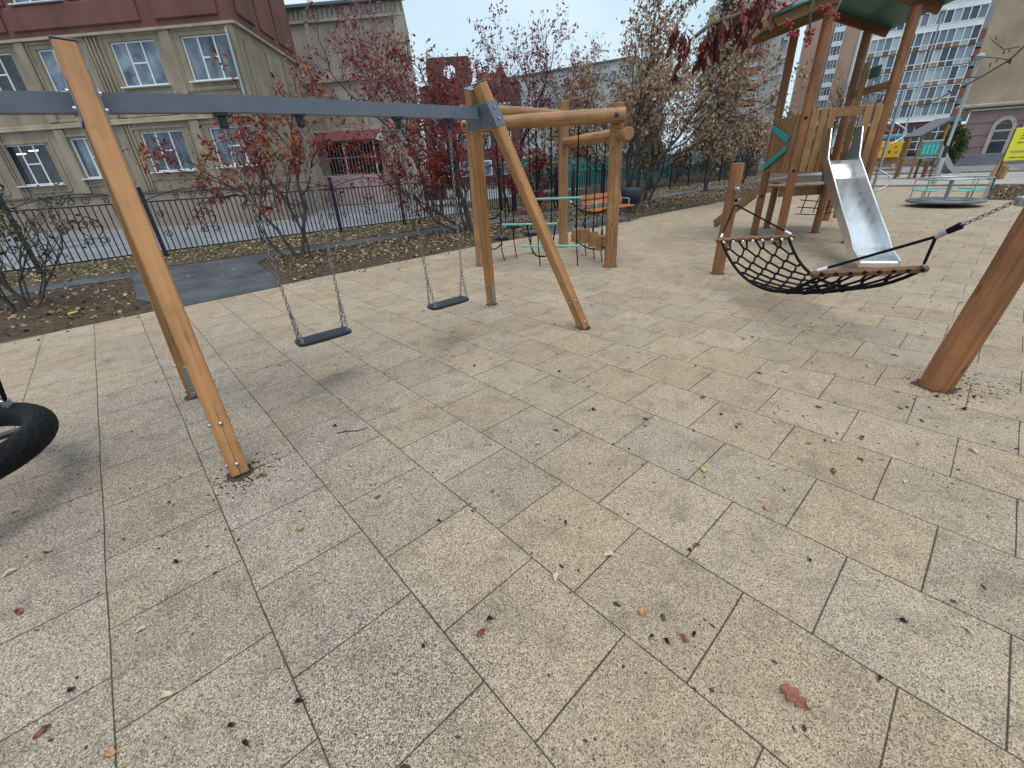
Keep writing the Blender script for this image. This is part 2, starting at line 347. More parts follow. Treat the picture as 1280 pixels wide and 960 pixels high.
    mx2 = N(t, 'ShaderNodeMix', data_type='RGBA'); L.new(dirt.outputs[0], mx2.inputs[0]); L.new(hv.outputs[0], mx2.inputs[6]); mx2.inputs[7].default_value = (.105, .082, .062, 1)
    mx3 = N(t, 'ShaderNodeMix', data_type='RGBA'); L.new(joint, mx3.inputs[0]); mx3.inputs[6].default_value = (.045, .034, .025, 1); L.new(mx2.outputs[2], mx3.inputs[7])
    L.new(mx3.outputs[2], b.inputs['Base Color']); b.inputs['Roughness'].default_value = .88; b.inputs['Specular IOR Level'].default_value = .25
    hh = M('ADD', M('MULTIPLY', joint, .004), M('MULTIPLY', M('SUBTRACT', 1, vo.outputs['Distance']), .0016))
    hh = M('ADD', hh, M('MULTIPLY', wsep.outputs[1], .0012))
    bp = N(t, 'ShaderNodeBump'); bp.inputs['Strength'].default_value = .85; bp.inputs['Distance'].default_value = 1.0; L.new(hh, bp.inputs['Height']); L.new(bp.outputs[0], b.inputs['Normal'])
    return m
TILE = tile_material()
SOIL = mat('damp_soil', (.028, .020, .014, 1), .95, c2=(.105, .078, .052, 1), scale=9, bump=.9, bscale=25, detail=8, spec=.15)
EARTH = mat('trodden_earth', (.06, .047, .035, 1), .95, c2=(.12, .095, .068, 1), scale=2, bump=.6, bscale=14, detail=8, spec=.15)
ASPH = mat('damp_asphalt', (.032, .037, .045, 1), .5, c2=(.088, .096, .108, 1), scale=1.3, bump=.5, bscale=160, detail=7)
ASPHL = mat('grey_wet_road', (.16, .175, .20, 1), .42, c2=(.25, .27, .30, 1), scale=.8, bump=.25, bscale=120, detail=7)
CONC = mat('kerb_concrete', (.16, .15, .14, 1), .9, c2=(.26, .25, .23, 1), scale=5, bump=.4, bscale=70)
GRASSG = mat('thin_grass_ground', (.045, .036, .022, 1), .95, c2=(.115, .095, .058, 1), scale=3, bump=.8, bscale=30, detail=8, spec=.15)
PAVE2 = mat('pale_square_paving', (.26, .245, .22, 1), .85, c2=(.36, .335, .30, 1), scale=2.0, bump=.3, bscale=80)

def sheet(name, poly, z, m):
    return struct(MB().add([(x, y, z) for x, y in poly], [tuple(range(len(poly)))]).build(name, m))
sheet('ground', [(-500, -500), (700, -500), (700, 700), (-500, 700)], -.012, EARTH)
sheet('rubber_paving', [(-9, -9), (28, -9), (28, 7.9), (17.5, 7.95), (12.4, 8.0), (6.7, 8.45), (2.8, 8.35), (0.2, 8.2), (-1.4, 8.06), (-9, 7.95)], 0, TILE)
sheet('soil_bed', [(-12, 8.0), (-1.4, 8.1), (.25, 8.24), (2.8, 8.39), (6.7, 8.49), (12.4, 8.04), (17.5, 7.99), (44, 7.9), (44, 12.1), (-12, 12.1)], -.006, SOIL)
sheet('path', [(-14, 12.0), (-1.9, 12.1), (.1, 12.05), (2.0, 11.98), (5, 11.75), (9, 11.8), (20, 11.9), (60, 12.0), (60, 13.1), (20, 12.85), (9, 12.7), (4, 12.65), (0, 12.9), (-14, 13.2)], .004, ASPH)
sheet('path_branch', [(.35, 8.1), (1.95, 8.2), (2.1, 8.9), (2.3, 11.2), (2.9, 12.2), (.1, 12.2), (.0, 9.4)], .008, ASPH)
sheet('bench_pad', [(8.6, 8.02), (12.9, 7.85), (13.2, 9.2), (12.0, 9.4), (8.9, 9.3)], .008, ASPH)
sheet('verge', [(-14, 13.0), (60, 12.9), (60, 16.6), (11, 16.5), (-14, 16.3)], -.004, GRASSG)
sheet('school_yard', [(-30, 16.4), (30, 16.5), (30, 60), (-30, 60)], .002, ASPHL)
sheet('lawn', [(14, 16.55), (80, 16.6), (80, 24), (14, 22.5)], .006, GRASSG)
sheet('far_pavement', [(28.15, -14), (41, -14), (41, 7.9), (28.15, 7.9)], .002, PAVE2)
sheet('street', [(41.2, -60), (58, -60), (58, 11.9), (41.2, 11.9)], .004, ASPHL)
sheet('corner_bed', [(20.6, -6), (28, -6), (28, .45), (21.0, .42)], .006, SOIL)
mb = MB(); mb.box((28.08, -1, .03), (.15, 18, .1), bev=.015); mb.box((41.1, -3, .05), (.16, 30, .14), bev=.02); mb.box((24.3, .5, .03), (7.4, .12, .1), bev=.015)
struct(mb.build('kerb', CONC))

# ------------------------------------------------------------------ swing frame
rnd = random.Random(7)
def lerp(a, b, t): return tuple(a[i] + (b[i] - a[i]) * t for i in range(3))
BY = 3.54
def beam_z(x): return 2.045 + .05 * min(1, (x + .2) / 1.4) if x > -.2 else 2.045
sw = thing('swing_set', 'long swing frame with honey coloured squared timber legs and a blue grey steel top beam', 'swing frame', (1.5, BY, 0))
off = sw.location
pts = [(-3.3, BY, 2.03), (-1.6, BY, 2.035), (-.15, BY, 2.045), (.9, BY, 2.083), (1.9, BY, 2.092), (2.86, BY, 2.095)]
mb = MB(off)
hb, hw = .046, .05; prev = None; V = []; F = []
for p in pts:
    V += [(p[0], p[1] - hw, p[2] - hb), (p[0], p[1] + hw, p[2] - hb), (p[0], p[1] + hw, p[2] + hb), (p[0], p[1] - hw, p[2] + hb)]
for i in range(len(pts) - 1):
    F += [(i * 4 + k, i * 4 + (k + 1) % 4, i * 4 + 4 + (k + 1) % 4, i * 4 + 4 + k) for k in range(4)]
F += [(3, 2, 1, 0), tuple(len(V) - 4 + k for k in range(4))]
mb.add(V, F).build('top_beam', STEELB, sw)
def a_frame(foot_f, foot_r, apex, full_bracket):
    W_ = .098; sep = .062
    tf = (apex[0], apex[1] - sep, apex[2]); tr = (apex[0], apex[1] + sep, apex[2] - .02)
    nrm = (Vector(foot_f) - Vector(tf)).cross(Vector(foot_r) - Vector(tf)).normalized()
    for ft, tp in ((foot_f, tf), (foot_r, tr)):
        L = (Vector(tp) - Vector(ft)).length
        lg = beam('leg', ft, tp, W_, W_, GLULAM, sw, up=nrm, bev=.008)
        MB().box((0, 0, L + .004), (W_ + .006, W_ + .006, .008), bev=.003).build('end_cap', STEELB, lg)
        out = 1 if ft is foot_f else -1
        for zz in (.075, .345):
            for ax in (0, 1):
                for sg in (-1, 1):
                    e_ = Vector((sg, 0, 0)) if ax else Vector((0, sg, 0)); c = e_ * W_ / 2 + Vector((0, 0, zz))
                    MB().tube([c, c + e_ * .005, c + e_ * .010, c + e_ * .0125], [.0135, .0135, .009, .003], 10).build('bolt', GALV, lg)
        if ft is foot_r: MB().box((0, -W_ / 2 - .004, .16), (.06, .007, .36), bev=.002).build('foot_plate', GALV, lg)
    # bracket
    def lp(base, top, z): t = z / top[2]; return Vector(lerp(base, top, t))
    z1, z2 = beam_z(apex[0]) - .105, beam_z(apex[0]) + .085
    e = (.058 if full_bracket else .040)
    q = [lp(foot_f, tf, z1) + Vector((0, -e, 0)), lp(foot_r, tr, z1) + Vector((0, e, 0)), lp(foot_r, tr, z2) + Vector((0, e, 0)), lp(foot_f, tf, z2) + Vector((0, -e, 0))]
    n = nrm if nrm.x > 0 else -nrm
    mb = MB(off)
    if full_bracket:
        mb.slab([p - n * .057 for p in q], n, .114)
    else:
        mb.slab([p - n * .056 for p in q], n, .006); mb.slab([p + n * .050 for p in q], n, .006)
    br = mb.build('beam_bracket', STEELB, sw)
    for (i, j, t, u) in ((0, 3, .25, .1), (0, 3, .75, .1), (1, 2, .3, -.1), (1, 2, .75, -.1), (0, 2, .5, 0)):
        p = q[i].lerp(q[j], t); p = p.lerp((q[0] + q[1] + q[2] + q[3]) / 4, .18 if u else 0)
        for sg in (-1, 1):
            c = p + n * sg * .057; MB(off).cyl(c, c + n * sg * .012, .012, 8).build('bolt', GALV, br)
    if full_bracket:
        for (i, j) in ((0, 3), (1, 2)):
            o_ = Vector((0, -1 if i == 0 else 1, 0))
            for t in (.3, .75): c = q[i].lerp(q[j], t); MB(off).cyl(c, c + o_ * .014, .012, 8).build('bolt', GALV, br)
a_frame((.10, 2.76, 0), (.08, 4.30, 0), (.175, BY, 2.30), False)
a_frame((3.57, 2.77, 0), (3.54, 4.34, 0), (2.885, BY, 2.315), True)
a_frame((-4.1, 2.77, 0), (-4.1, 4.34, 0), (-3.4, BY, 2.28), True)

# swings
def swing(name_label, x0, x1, xs0, xs1, zs, parent_group):
    cx = (xs0 + xs1) / 2
    t = thing('flat_swing', name_label, 'swing', (cx, BY, zs), 0, parent_group); o = t.location
    mb = MB(o); Lx = xs1 - xs0
    P = []
    for k in range(24):                                            # rounded slab outline, edges thicker than the middle
        a = 2 * math.pi * k / 24; sx = abs(math.cos(a)) ** .35 * (1 if math.cos(a) >= 0 else -1); sy = abs(math.sin(a)) ** .5 * (1 if math.sin(a) >= 0 else -1)
        P.append((sx, sy))
    rings = [(.97, .92, -.017), (1, 1, -.010), (1, 1, .008), (.985, .95, .016), (.90, .72, .013)]
    V = []; F = []
    for (kx, ky, z) in rings: V += [(cx + px * kx * Lx / 2, BY + py * ky * .085, zs + z) for px, py in P]
    for i in range(len(rings) - 1): F += [(i * 24 + k, i * 24 + (k + 1) % 24, i * 24 + 24 + (k + 1) % 24, i * 24 + 24 + k) for k in range(24)]
    F += [tuple(range(24))[::-1], tuple(range(96, 120))]
    mb.add(V, F).build('seat_board', SEATR, t)
    for xs, xh in ((xs0 + .035, x0), (xs1 - .035, x1)):
        zb = beam_z(xh) - .046
        hg = MB(o); hg.box((xh, BY, zb - .010), (.075, .085, .02), bev=.004); hg.box((xh, BY, zb - .05), (.05, .028, .07), bev=.006); hg.cyl((xh, BY - .03, zb - .06), (xh, BY + .03, zb - .06), .013, 10)
        hg.build('hanger', DARKM, t)
        split = Vector((xs + (xh - xs) * .20, BY, zs + .30))
        c = MB(o); chain(c, (xh, BY, zb - .085), split); chain(c, split, (xs, BY - .055, zs + .028)); chain(c, split, (xs, BY + .055, zs + .028))
        c.build('chain', CHAINM, t)
        for yy in (-.055, .055):
            bs = MB(o); bs.cyl((xs, BY + yy, zs + .012), (xs, BY + yy, zs + .02), .014, 10); bs.tube([Vector((xs + .012 * math.cos(a), BY + yy, zs + .026 + .014 * math.sin(a))) for a in [k * math.pi / 4 for k in range(8)]], .0036, 5, closed=True)
            bs.build('shackle', GALV, t)
swing('flat black rubber swing seat nearer the left timber leg', .79, 1.27, .82, 1.27, .455, 'flat swing seats')
swing('flat black rubber swing seat beside the far timber leg with the foot plate', 2.05, 2.55, 2.09, 2.55, .445, 'flat swing seats')

# tyre swing, mostly outside the left edge
ty = thing('tyre_swing', 'black knobbly tyre swing hanging level at the left edge', 'tyre swing', (-1.25, 3.62, .36)); o = ty.location
mb = MB(o); n = 72; m = 20; R, r = .545, .075; V = []; F = []
for i in range(n):
    a = 2 * math.pi * i / n
    for k in range(m):
        b = 2 * math.pi * k / m; kn = 1 + (.03 if ((i + (k % 2)) % 2 == 0 and math.cos(b) > -.3) else 0)
        rr = R + r * kn * math.cos(b); V.append((o.x + rr * math.cos(a), o.y + rr * math.sin(a), o.z + r * 1.05 * kn * math.sin(b)))
for i in range(n):
    j = (i + 1) % n; F += [(i * m + k, j * m + k, j * m + (k + 1) % m, i * m + (k + 1) % m) for k in range(m)]
mb.add(V, F, False).build('tyre', RUBBER, ty)
for k, (sx, sy) in enumerate(((1, 1), (1, -1), (-1, 1), (-1, -1))):
    a = math.atan2(sy * .62, sx * .78); p = o + Vector((R * .96 * math.cos(a), R * .96 * math.sin(a), .07)); top = Vector((-1.25 + sx * .72, BY, 2.0)); q = p.lerp(top, .23)
    MB(o).tube([p + Vector((0, 0, .03)), q], .012, 8).build('rope', ROPE, ty)
    MB(o).tube([q, q.lerp(top, .05), q.lerp(top, .3), top], [.030, .024, .022, .020], 10).build('rope_sleeve', RUBBER, ty)
    MB(o).cyl(p + Vector((0, 0, -.02)), p + Vector((0, 0, .075)), .016, 8).box(p + Vector((0, 0, .03)), (.05, .03, .05), bev=.006).build('clamp', GALV, ty)
    a2 = a + .75
    MB(o).tube([o + Vector((R * .86 * math.cos(a2), R * .86 * math.sin(a2), .0)), o + Vector((0, 0, -.01))], .020, 10).build('spoke', DARKM, ty)
    e = o + Vector((R * .60 * math.cos(a2), R * .60 * math.sin(a2), .005)); MB(o).cyl(e, e + Vector((0, 0, .045)), .02, 8).box(e + Vector((0, 0, .02)), (.055, .04, .025), bev=.006).build('clamp', GALV, ty)
MB(o).lathe([(0, .03), (.06, .03), (.075, .02), (.075, -.03), (0, -.03)], 18, o).build('hub', GALV, ty)

# ------------------------------------------------------------------ triangular log climbing frame
P3, LR, LL = (5.15, 6.52), (6.39, 4.43), (7.58, 6.55)
cf = thing('rope_climbing_frame', 'triangular frame of pale peeled logs hung with ropes, discs and turquoise bars', 'climbing frame', (6.37, 5.83, 0)); o = cf.location
def cap(p, d, r, parent): d = Vector(d); p = Vector(p) - parent_loc(parent); return MB().cyl(p, p + d * .012, r, 12).cyl(p + d * .012, p + d * .018, r * .6, 8)
def parent_loc(p): return p.location if p else Vector()
for (x, y), h in ((P3, 2.42), (LR, 2.44), (LL, 2.78)): log('post', (x, y, -.05), (x, y, h), .104, LOG, cf, rnd)
def fbeam(a, b, z0, z1, e0, e1, side, r=.078):
    A = Vector((a[0], a[1], z0)); B = Vector((b[0], b[1], z1)); d = (B - A).normalized(); n = Vector((-d.y, d.x, 0)) * side
    p0 = A - d * e0 + n; p1 = B + d * e1 + n; bo = log('beam', p0, p1, r, LOG, cf, rnd)
    sg = 1 if side > 0 else -1; nn = Vector((-d.y, d.x, 0)) * sg
    for q in (A + n, B + n): c = q + nn * (r - .004); MB(o).tube([c, c + nn * .012, c + nn * .012, c + nn * .016], [.032, .032, .014, .014], 12).build('bolt_cap', DARKM, cf)
fbeam(LR, P3, 2.27, 2.31, .12, .05, .195, .102)
fbeam(P3, LL, 2.53, 2.55, .05, -.11, 0, .098)
fbeam(LR, LL, 2.02, 2.07, .38, -.12, .0, .092)
def side_pt(a, b, s, z, off=0.0):
    d = Vector((b[0] - a[0], b[1] - a[1], 0)); L = d.length; d /= L; n = Vector((-d.y, d.x, 0)); return Vector((a[0], a[1], 0)) + d * s + n * off + Vector((0, 0, z))
bar_ends = []
for (s0, s1, z) in ((.52, 1.36, 1.145), (.95, 1.98, .735), (.52, 1.62, .355)):
    a, b = side_pt(LR, P3, s0, z), side_pt(LR, P3, s1, z)
    MB(o).tube([a, b], .019, 10).build('climbing_bar', TURQP, cf)
    bar_ends.append((a, b))
for s in (.6, 1.3):
    zb = 2.2; MB(o).tube([side_pt(LR, P3, s, zb), side_pt(LR, P3, s + .01, 1.1), side_pt(LR, P3, s, .35), side_pt(LR, P3, s - .03, .0)], .0105, 7).build('rope', ROPE, cf)
for s in (1.05, 1.9): MB(o).tube([side_pt(LR, P3, s, 2.22), side_pt(LR, P3, s, .72)], .0105, 7).build('rope', ROPE, cf)
a, b = side_pt(LR, P3, 1.5, .72), side_pt(LR, P3, .98, .72)
MB(o).tube([a.lerp(b, t) + Vector((0, 0, -.55 * (1 - (2 * t - 1) ** 4))) for t in [k / 14 for k in range(15)]], .013, 8).build('rope_loop', ROPE, cf)
for s, z in ((1.88, .42), (1.54, .60), (1.04, .40)):                 # stepping discs on the rear side
    c = side_pt(LL, P3, s, z)
    disc = MB(o).lathe([(0, .026), (.05, .024), (.125, .014), (.15, 0), (.14, -.018), (0, -.024)], 24, c).build('stepping_disc', RUBBER, cf)
    MB(o).tube([side_pt(LL, P3, s, 2.48), c + Vector((.012, 0, .6)), c, c + Vector((-.01, .01, -.2)), (c.x + .03, c.y - .02, -.02)], .0105, 7).build('rope', ROPE, cf)
    MB(o).ball(c + Vector((.01, 0, .35)), .026, 8, 6).build('rope_knot', ROPE, cf)
    MB(o).cyl(c + Vector((0, 0, .02)), c + Vector((0, 0, .07)), .022, 10).build('disc_clamp', GALV, cf)
for z in (.90, .34):                                                 # slack ropes tied between the ropes and the left post
    a = Vector((P3[0] + .09, P3[1] - .02, z + .03)); b = side_pt(LL, P3, 1.88, z); 
    MB(o).tube([a.lerp(b, t) + Vector((0, 0, -.10 * (1 - (2 * t - 1) ** 2))) for t in [k / 10 for k in range(11)]], .013, 8).build('rope', ROPE, cf)
    MB(o).ball(a, .028, 8, 6).build('rope_clip', WHITEP, cf)
for (s, z, tilt) in ((1.66, .34, .0), (1.17, .38, .05), (.76, .37, .16), (.40, .36, -.1)):   # hanging log chunks on the right side
    c = side_pt(LR, LL, s, z); ax = Vector((math.sin(tilt) * .5, math.sin(tilt) * .8, 1)).normalized()
    log('log_step', c - ax * .125, c + ax * .125, .098, LOG, cf, rnd, bow=0)
    MB(o).tube([side_pt(LR, LL, s, 2.0), c + ax * .125], .0105, 7).tube([c - ax * .125, (c.x + .02, c.y - .03, -.02)], .0095, 6).build('rope', ROPE, cf)
    MB(o).cyl(c + ax * .12, c + ax * .21, .019, 8).build('rope_sleeve', RUBBER, cf)
for (z, sag) in ((.88, .16), (.24, .16)):
    a = side_pt(LR, LL, 1.95, z + .08); b = side_pt(LR, LL, .10, z + .1)
    MB(o).tube([a.lerp(b, t) + Vector((0, 0, -sag * (1 - (2 * t - 1) ** 2))) for t in [k / 12 for k in range(13)]], .014, 8).build('rope', ROPE, cf)
    for e in (a, b): MB(o).ball(e, .027, 8, 6).build('rope_clip', WHITEP, cf)

# ------------------------------------------------------------------ hammock and its posts
HA, HB = Vector((6.86, 2.72, 0)), Vector((4.20, -.07, 0)); hd = (HB - HA).normalized(); hn = Vector((-hd.y, hd.x, 0))
hp = thing('hammock_post', 'thin log post with slanted top holding the far end of the hammock', 'post', HA)
log('log_post', HA + Vector((0, 0, -.05)), HA + Vector((.02, -.01, 1.54)), .088, LOGRED, hp, rnd)
c = HA + hd * .085 + Vector((0, 0, 1.22)); MB(HA).cyl(c, c + hd * .05, .032, 10).box(c + hd * .06, (.06, .06, .05), bev=.01).ball(c + hd * .085, .028, 8, 6).build('eye_bolt', GALV, hp)
hq = thing('hammock_post', 'thick reddish log post at the right edge holding the near end of the hammock', 'post', HB)
log('log_post', HB + Vector((0, 0, -.05)), HB + Vector((.115, -.185, 1.9)), .098, LOGRED, hq, rnd, n=22, bow=.004)
c2 = HB - hd * .095 + Vector((.075, -.12, 1.28)); MB(HB).cyl(c2 + hd * .02, c2 - hd * .05, .034, 12).box(c2 - hd * .045, (.055, .075, .06), Matrix.Rotation(math.atan2(hd.y, hd.x), 3, 'Z'), bev=.01).cyl(c2 - hd * .05 + hn * .04, c2 - hd * .05 - hn * .04, .012, 8).build('eye_bolt', GALV, hq)
hm = thing('hammock', 'black rope net hammock between two brown spreader bars', 'hammock', (5.6, 1.4, .2)); o = hm.location
def hpt(s, n, z): return HA + hd * s + hn * n + Vector((0, 0, z))
S0, S1, ZB, HWD = .90, 2.90, .655, .435
for s in (S0, S1):
    b = MB(o); M3 = Matrix.Rotation(math.atan2(hn.y, hn.x), 3, 'Z')
    ce = hpt(s, 0, ZB); b.box(ce, (HWD * 2 + .16, .06, .062), M3, bev=.022); sb = b.build('spreader_bar', PLANKD, hm)
    k = MB(o)
    for i in range(8):
        n_ = -HWD + 2 * HWD * i / 7; cc = hpt(s, n_, ZB)
        for sg in (-1, 1): k.cyl(cc + hd * sg * .026, cc + hd * sg * .042, .017, 8)
    k.build('rope_bush', RUBBER, sb)
def sag(s): t = (s - S0) / (S1 - S0); return ZB - .02 - .385 * (1 - abs(2 * t - 1) ** 2.2)
nw, nl = 8, 18
def node(i, j):
    t = i / nl; s = S0 + (S1 - S0) * t; v = -1 + 2 * (j / nw); wd = HWD * (1 - .10 * math.sin(math.pi * t))
    return hpt(s, v * wd, sag(s) + .045 * v * v * math.sin(math.pi * t))
net = MB(o)
for j in (0, nw): net.tube([node(i, j) for i in range(nl + 1)], .017, 7)
for j in range(1, nw):
    P = []
    for i in range(nl + 1):
        p = node(i, j); dv = (node(i, j + .34) - node(i, j)) * ((1 if (i + j) % 2 else -1) if 0 < i < nl else 0); P.append(p + dv)
    Q = []
    for i in range(len(P) - 1): Q += [P[i], P[i].lerp(P[i + 1], .28 if i else 0), P[i].lerp(P[i + 1], .72)]
    Q.append(P[-1]); net.tube(Q, .0122, 6)
for i in range(1, nl):
    for j in range(0, nw):
        a = node(i, j) if j == 0 else node(i, j) + (node(i, j + .34) - node(i, j)) * (1 if (i + j) % 2 else -1)
        b = node(i, j + 1) if j + 1 == nw else node(i, j + 1) + (node(i, j + 1.34) - node(i, j + 1)) * (1 if (i + j + 1) % 2 else -1)
        if (a - b).length < .12: net.tube([a, b], .0122, 6); net.ball(a.lerp(b, .5), .020, 6, 4)
net.build('rope_net', ROPE, hm)
fer = MB(o)
for i in range(8):
    for s, sg in ((S0, 1), (S1, -1)): cc = hpt(s, -HWD + 2 * HWD * i / 7, ZB - .01); fer.cyl(cc + hd * sg * .045, cc + hd * sg * .085 + Vector((0, 0, -.01)), .0125, 8)
fer.build('rope_ferrules', WHITEP, hm)
for s, ap, ep in ((S0, hpt(.17, 0, 1.02), c + hd * .1), (S1, hpt(3.40, 0, 1.02), c2 - hd * .08)):
    for n_ in (-HWD - .02, HWD + .02):
        e = hpt(s, n_, ZB + .03); MB(o).tube([e, ap], .0115, 8).build('rope', ROPE, hm); MB(o).tube([e, e.lerp(ap, .1)], .015, 8).build('ferrule', WHITEP, hm)
    MB(o).tube([ap, ap.lerp(ep, .22)], .02, 8).build('rope_clamp', GALV, hm)
    MB(o).tube([ap.lerp(ep, .16), ap.lerp(ep, .34)], [.022, .026], 8).build('rope_eye', ROPE, hm)
    cm = MB(o); chain(cm, ap.lerp(ep, .3), ep, r=.0042, w=.012); cm.build('chain', CHAINM, hm)

# ------------------------------------------------------------------ play tower with slide
T1, T2, T3, T4 = Vector((11.06, 3.72, 0)), Vector((9.97, 2.88, 0)), Vector((11.81, 2.70, 0)), Vector((10.66, 1.86, 0))
tw = thing('play_tower', 'tall log play tower with a green planked roof and a steel slide', 'play tower', (10.86, 2.8, 0)); o = tw.location
ta = ((T1 - T2) + (T3 - T4)).normalized(); tb = Vector((ta.y, -ta.x, 0)); tc_ = (T1 + T2 + T3 + T4) / 4
H_ = {0: 3.72, 1: 3.72, 2: 3.6, 3: 3.6}
for i, p in enumerate((T1, T2, T3, T4)):
    lp_ = log('post', p + Vector((0, 0, -.05)), p + Vector((0, 0, H_[i])), .076, LOGRED if i in (1, 2) else LOG if i == 9 else LOGRED, tw, rnd)
def plug(c, d, parent=tw):
    c = Vector(c); d = Vector(d).normalized(); MB(o).tube([c, c + d * .01, c + d * .01, c + d * .004], [.03, .03, .02, .004], 12).build('bolt_plug', DARKM, parent)
for p, zs in ((T2, (2.19, 1.34)), (T1, (1.70, .82))):
    for z in zs: plug(p - ta * .0 + (-tb * .0) + (Vector((0, 0, 0)) - p).normalized() * .073 + Vector((0, 0, z)), -p)
# railing on the left face, with a turquoise arrow of two boards
fa = (T1 - T2); fl = fa.length; fa.normalize(); fo = Vector((-fa.y, fa.x, 0))
if fo.dot(-T2) < 0: fo = -fo
for k in range(6):
    s = fl - .16 - k * .192; c = T2 + fa * s + fo * .03
    beam('railing_board', c + Vector((0, 0, 1.30)), c + Vector((0, 0, 2.27)), .03, .148, PLANK, tw, up=fo)
for z in (1.38, 2.12): beam('railing_rail', T2 + fa * .03 - fo * .02 + Vector((0, 0, z)), T1 - fa * .03 - fo * .02 + Vector((0, 0, z)), .05, .09, PLANK, tw, up=fo)
for (s0, z0, s1, z1) in ((fl - .02, 2.13, fl - 1.0, 1.87), (fl + .02, 1.38, fl - .98, 1.72)):
    a = T2 + fa * s0 + fo * .075 + Vector((0, 0, z0)); b = T2 + fa * s1 + fo * .075 + Vector((0, 0, z1))
    beam('arrow_board', a, b, .035, .10, TURQ, tw, up=fo, bev=.004)
# front face: boards either side of the slide opening, top rail
ga = (T4 - T2); gl = ga.length; ga.normalize(); go = Vector((ga.y, -ga.x, 0))
if go.dot(-T2) < 0: go = -go
for s, wd in ((.13, .12), (.265, .11), (.395, .11), (gl - .13, .12), (gl - .28, .12)):
    c = T2 + ga * s + go * .03
    beam('railing_board', c + Vector((0, 0, 1.30)), c + Vector((0, 0, 2.30)), .03, wd, PLANK, tw, up=go)
beam('railing_rail', T2 + ga * .07 - go * .02 + Vector((0, 0, 2.24)), T4 - ga * .07 - go * .02 + Vector((0, 0, 2.24)), .05, .14, PLANK, tw, up=go)
beam('railing_rail', T2 + ga * .07 - go * .02 + Vector((0, 0, 1.36)), T4 - ga * .07 - go * .02 + Vector((0, 0, 1.36)), .05, .12, PLANKD, tw, up=go)
# right and back faces
ha = (T3 - T4); hl = ha.length; ha.normalize(); ho = Vector((-ha.y, ha.x, 0))
for z in (1.4, 2.6): beam('railing_rail', T4 + ha * .05 + Vector((0, 0, z)), T3 - ha * .05 + Vector((0, 0, z)), .12, .05, PLANK, tw)
for k in range(5):
    c = T4 + ha * (.2 + k * .2); beam('railing_board', c + Vector((0, 0, 1.3)), c + Vector((0, 0, 2.0)), .03, .11, PLANK, tw, up=ho)
# main deck, lower deck behind, its posts and the ramp board
mb = MB(o)
for k in range(9):
    q = tc_ + tb * (-.58 + k * .145) + Vector((0, 0, 1.31)); mb.box(q, (fl - .1, .135, .035), Matrix.Rotation(math.atan2(ta.y, ta.x), 3, 'Z'), bev=.004)
mb.build('deck', PLANK, tw)
L1, L2, L3 = Vector((12.2, 3.84, 0)), Vector((13.35, 2.95, 0)), Vector((12.75, 4.6, 0))
for p, h in ((L1, 1.05), (Vector((14.1, 3.05, 0)), 1.6), (Vector((14.9, 3.0, 0)), 1.55)): log('post', p + Vector((0, 0, -.05)), p + Vector((0, 0, h)), .074, LOGRED, tw, rnd)
mb = MB(o)
dq = (L2 - L1).normalized(); Mz = Matrix.Rotation(math.atan2(dq.y, dq.x), 3, 'Z')
for k in range(7): mb.box(Vector((11.75, 3.35, .98)) + Vector((-dq.y, dq.x, 0)) * (-.35 + k * .145) + dq * .35, (1.55, .135, .035), Mz, bev=.004)
mb.build('low_deck', PLANK, tw)
beam('deck_edge_board', Vector((11.15, 3.42, .88)), Vector((12.55, 2.30, .88)), .18, .04, PLANK, tw)
beam('ramp_board', Vector((12.0, 5.06, .06)), Vector((11.3, 3.95, .86)), .20, .06, PLANK, tw, up=(0, 0, 1))
for k in range(4):
    c = Vector((11.7 + k * .23, 2.52 - k * .06, 0)); beam('railing_board', c + Vector((0, 0, 1.0)), c + Vector((0, 0, 1.30)), .03, .14, PLANK, tw, up=(1, 0, 0))
cn = MB(o)
for k in range(5):
    a = Vector((12.4 + .1 * k, 2.3 + .05 * k, .95 - .14 * k)); b = a + Vector((-.75, .75, .05 - .02 * k)); cn.tube([a, a.lerp(b, .5) + Vector((0, 0, -.06)), b], .011, 6)
for k in range(4):
    a = Vector((12.35 - .2 * k, 2.4 + .2 * k, .93)); cn.tube([a, a + Vector((.35, .15, -.55))], .011, 6)
cn.build('climbing_net', ROPE, tw)
cm = MB(o); chain(cm, Vector((11.55, 2.0, 1.32)), Vector((11.7, 2.45, .86)), r=.006, w=.016, pitch=.05); cm.build('chain', WHITEP, tw)
# slide: stainless trough from the front face towards the camera
M0 = T2 + ga * (gl * .52) + Vector((0, 0, 0)); sd = go
e_end = Vector((7.82, .92, 0)); sd = (e_end - M0); sd.z = 0; slen = sd.length; sd.normalize(); sn = Vector((-sd.y, sd.x, 0))
prof = [(-.20, 1.47), (.12, 1.47), (.27, 1.42), (.55, 1.19), (slen * .62, .60), (slen - .55, .315), (slen - .36, .235), (slen - .02, .215), (slen + .0, .20)]
side = [(-.06, 1.99), (.17, 2.0), (.20, 1.97), (.42, 1.52), (slen * .62, .76), (slen - .55, .475), (slen - .34, .33), (slen - .05, .245), (slen, .22)]
hw_ = .228
def sp3(t, n, z): return M0 + sd * t + sn * n + Vector((0, 0, z))
mb = MB(o)
for i in range(len(prof) - 1):
    (t0, z0), (t1, z1) = prof[i], prof[i + 1]
    mb.quad(sp3(t0, -hw_, z0), sp3(t1, -hw_, z1), sp3(t1, hw_, z1), sp3(t0, hw_, z0)); mb.quad(sp3(t0, hw_, z0 - .012), sp3(t1, hw_, z1 - .012), sp3(t1, -hw_, z1 - .012), sp3(t0, -hw_, z0 - .012))
t, z = prof[-1]; mb.quad(sp3(t, -hw_, z), sp3(t - .03, -hw_, z - .07), sp3(t - .03, hw_, z - .07), sp3(t, hw_, z))
sl_ = mb.build('slide', STAINLESS, tw)
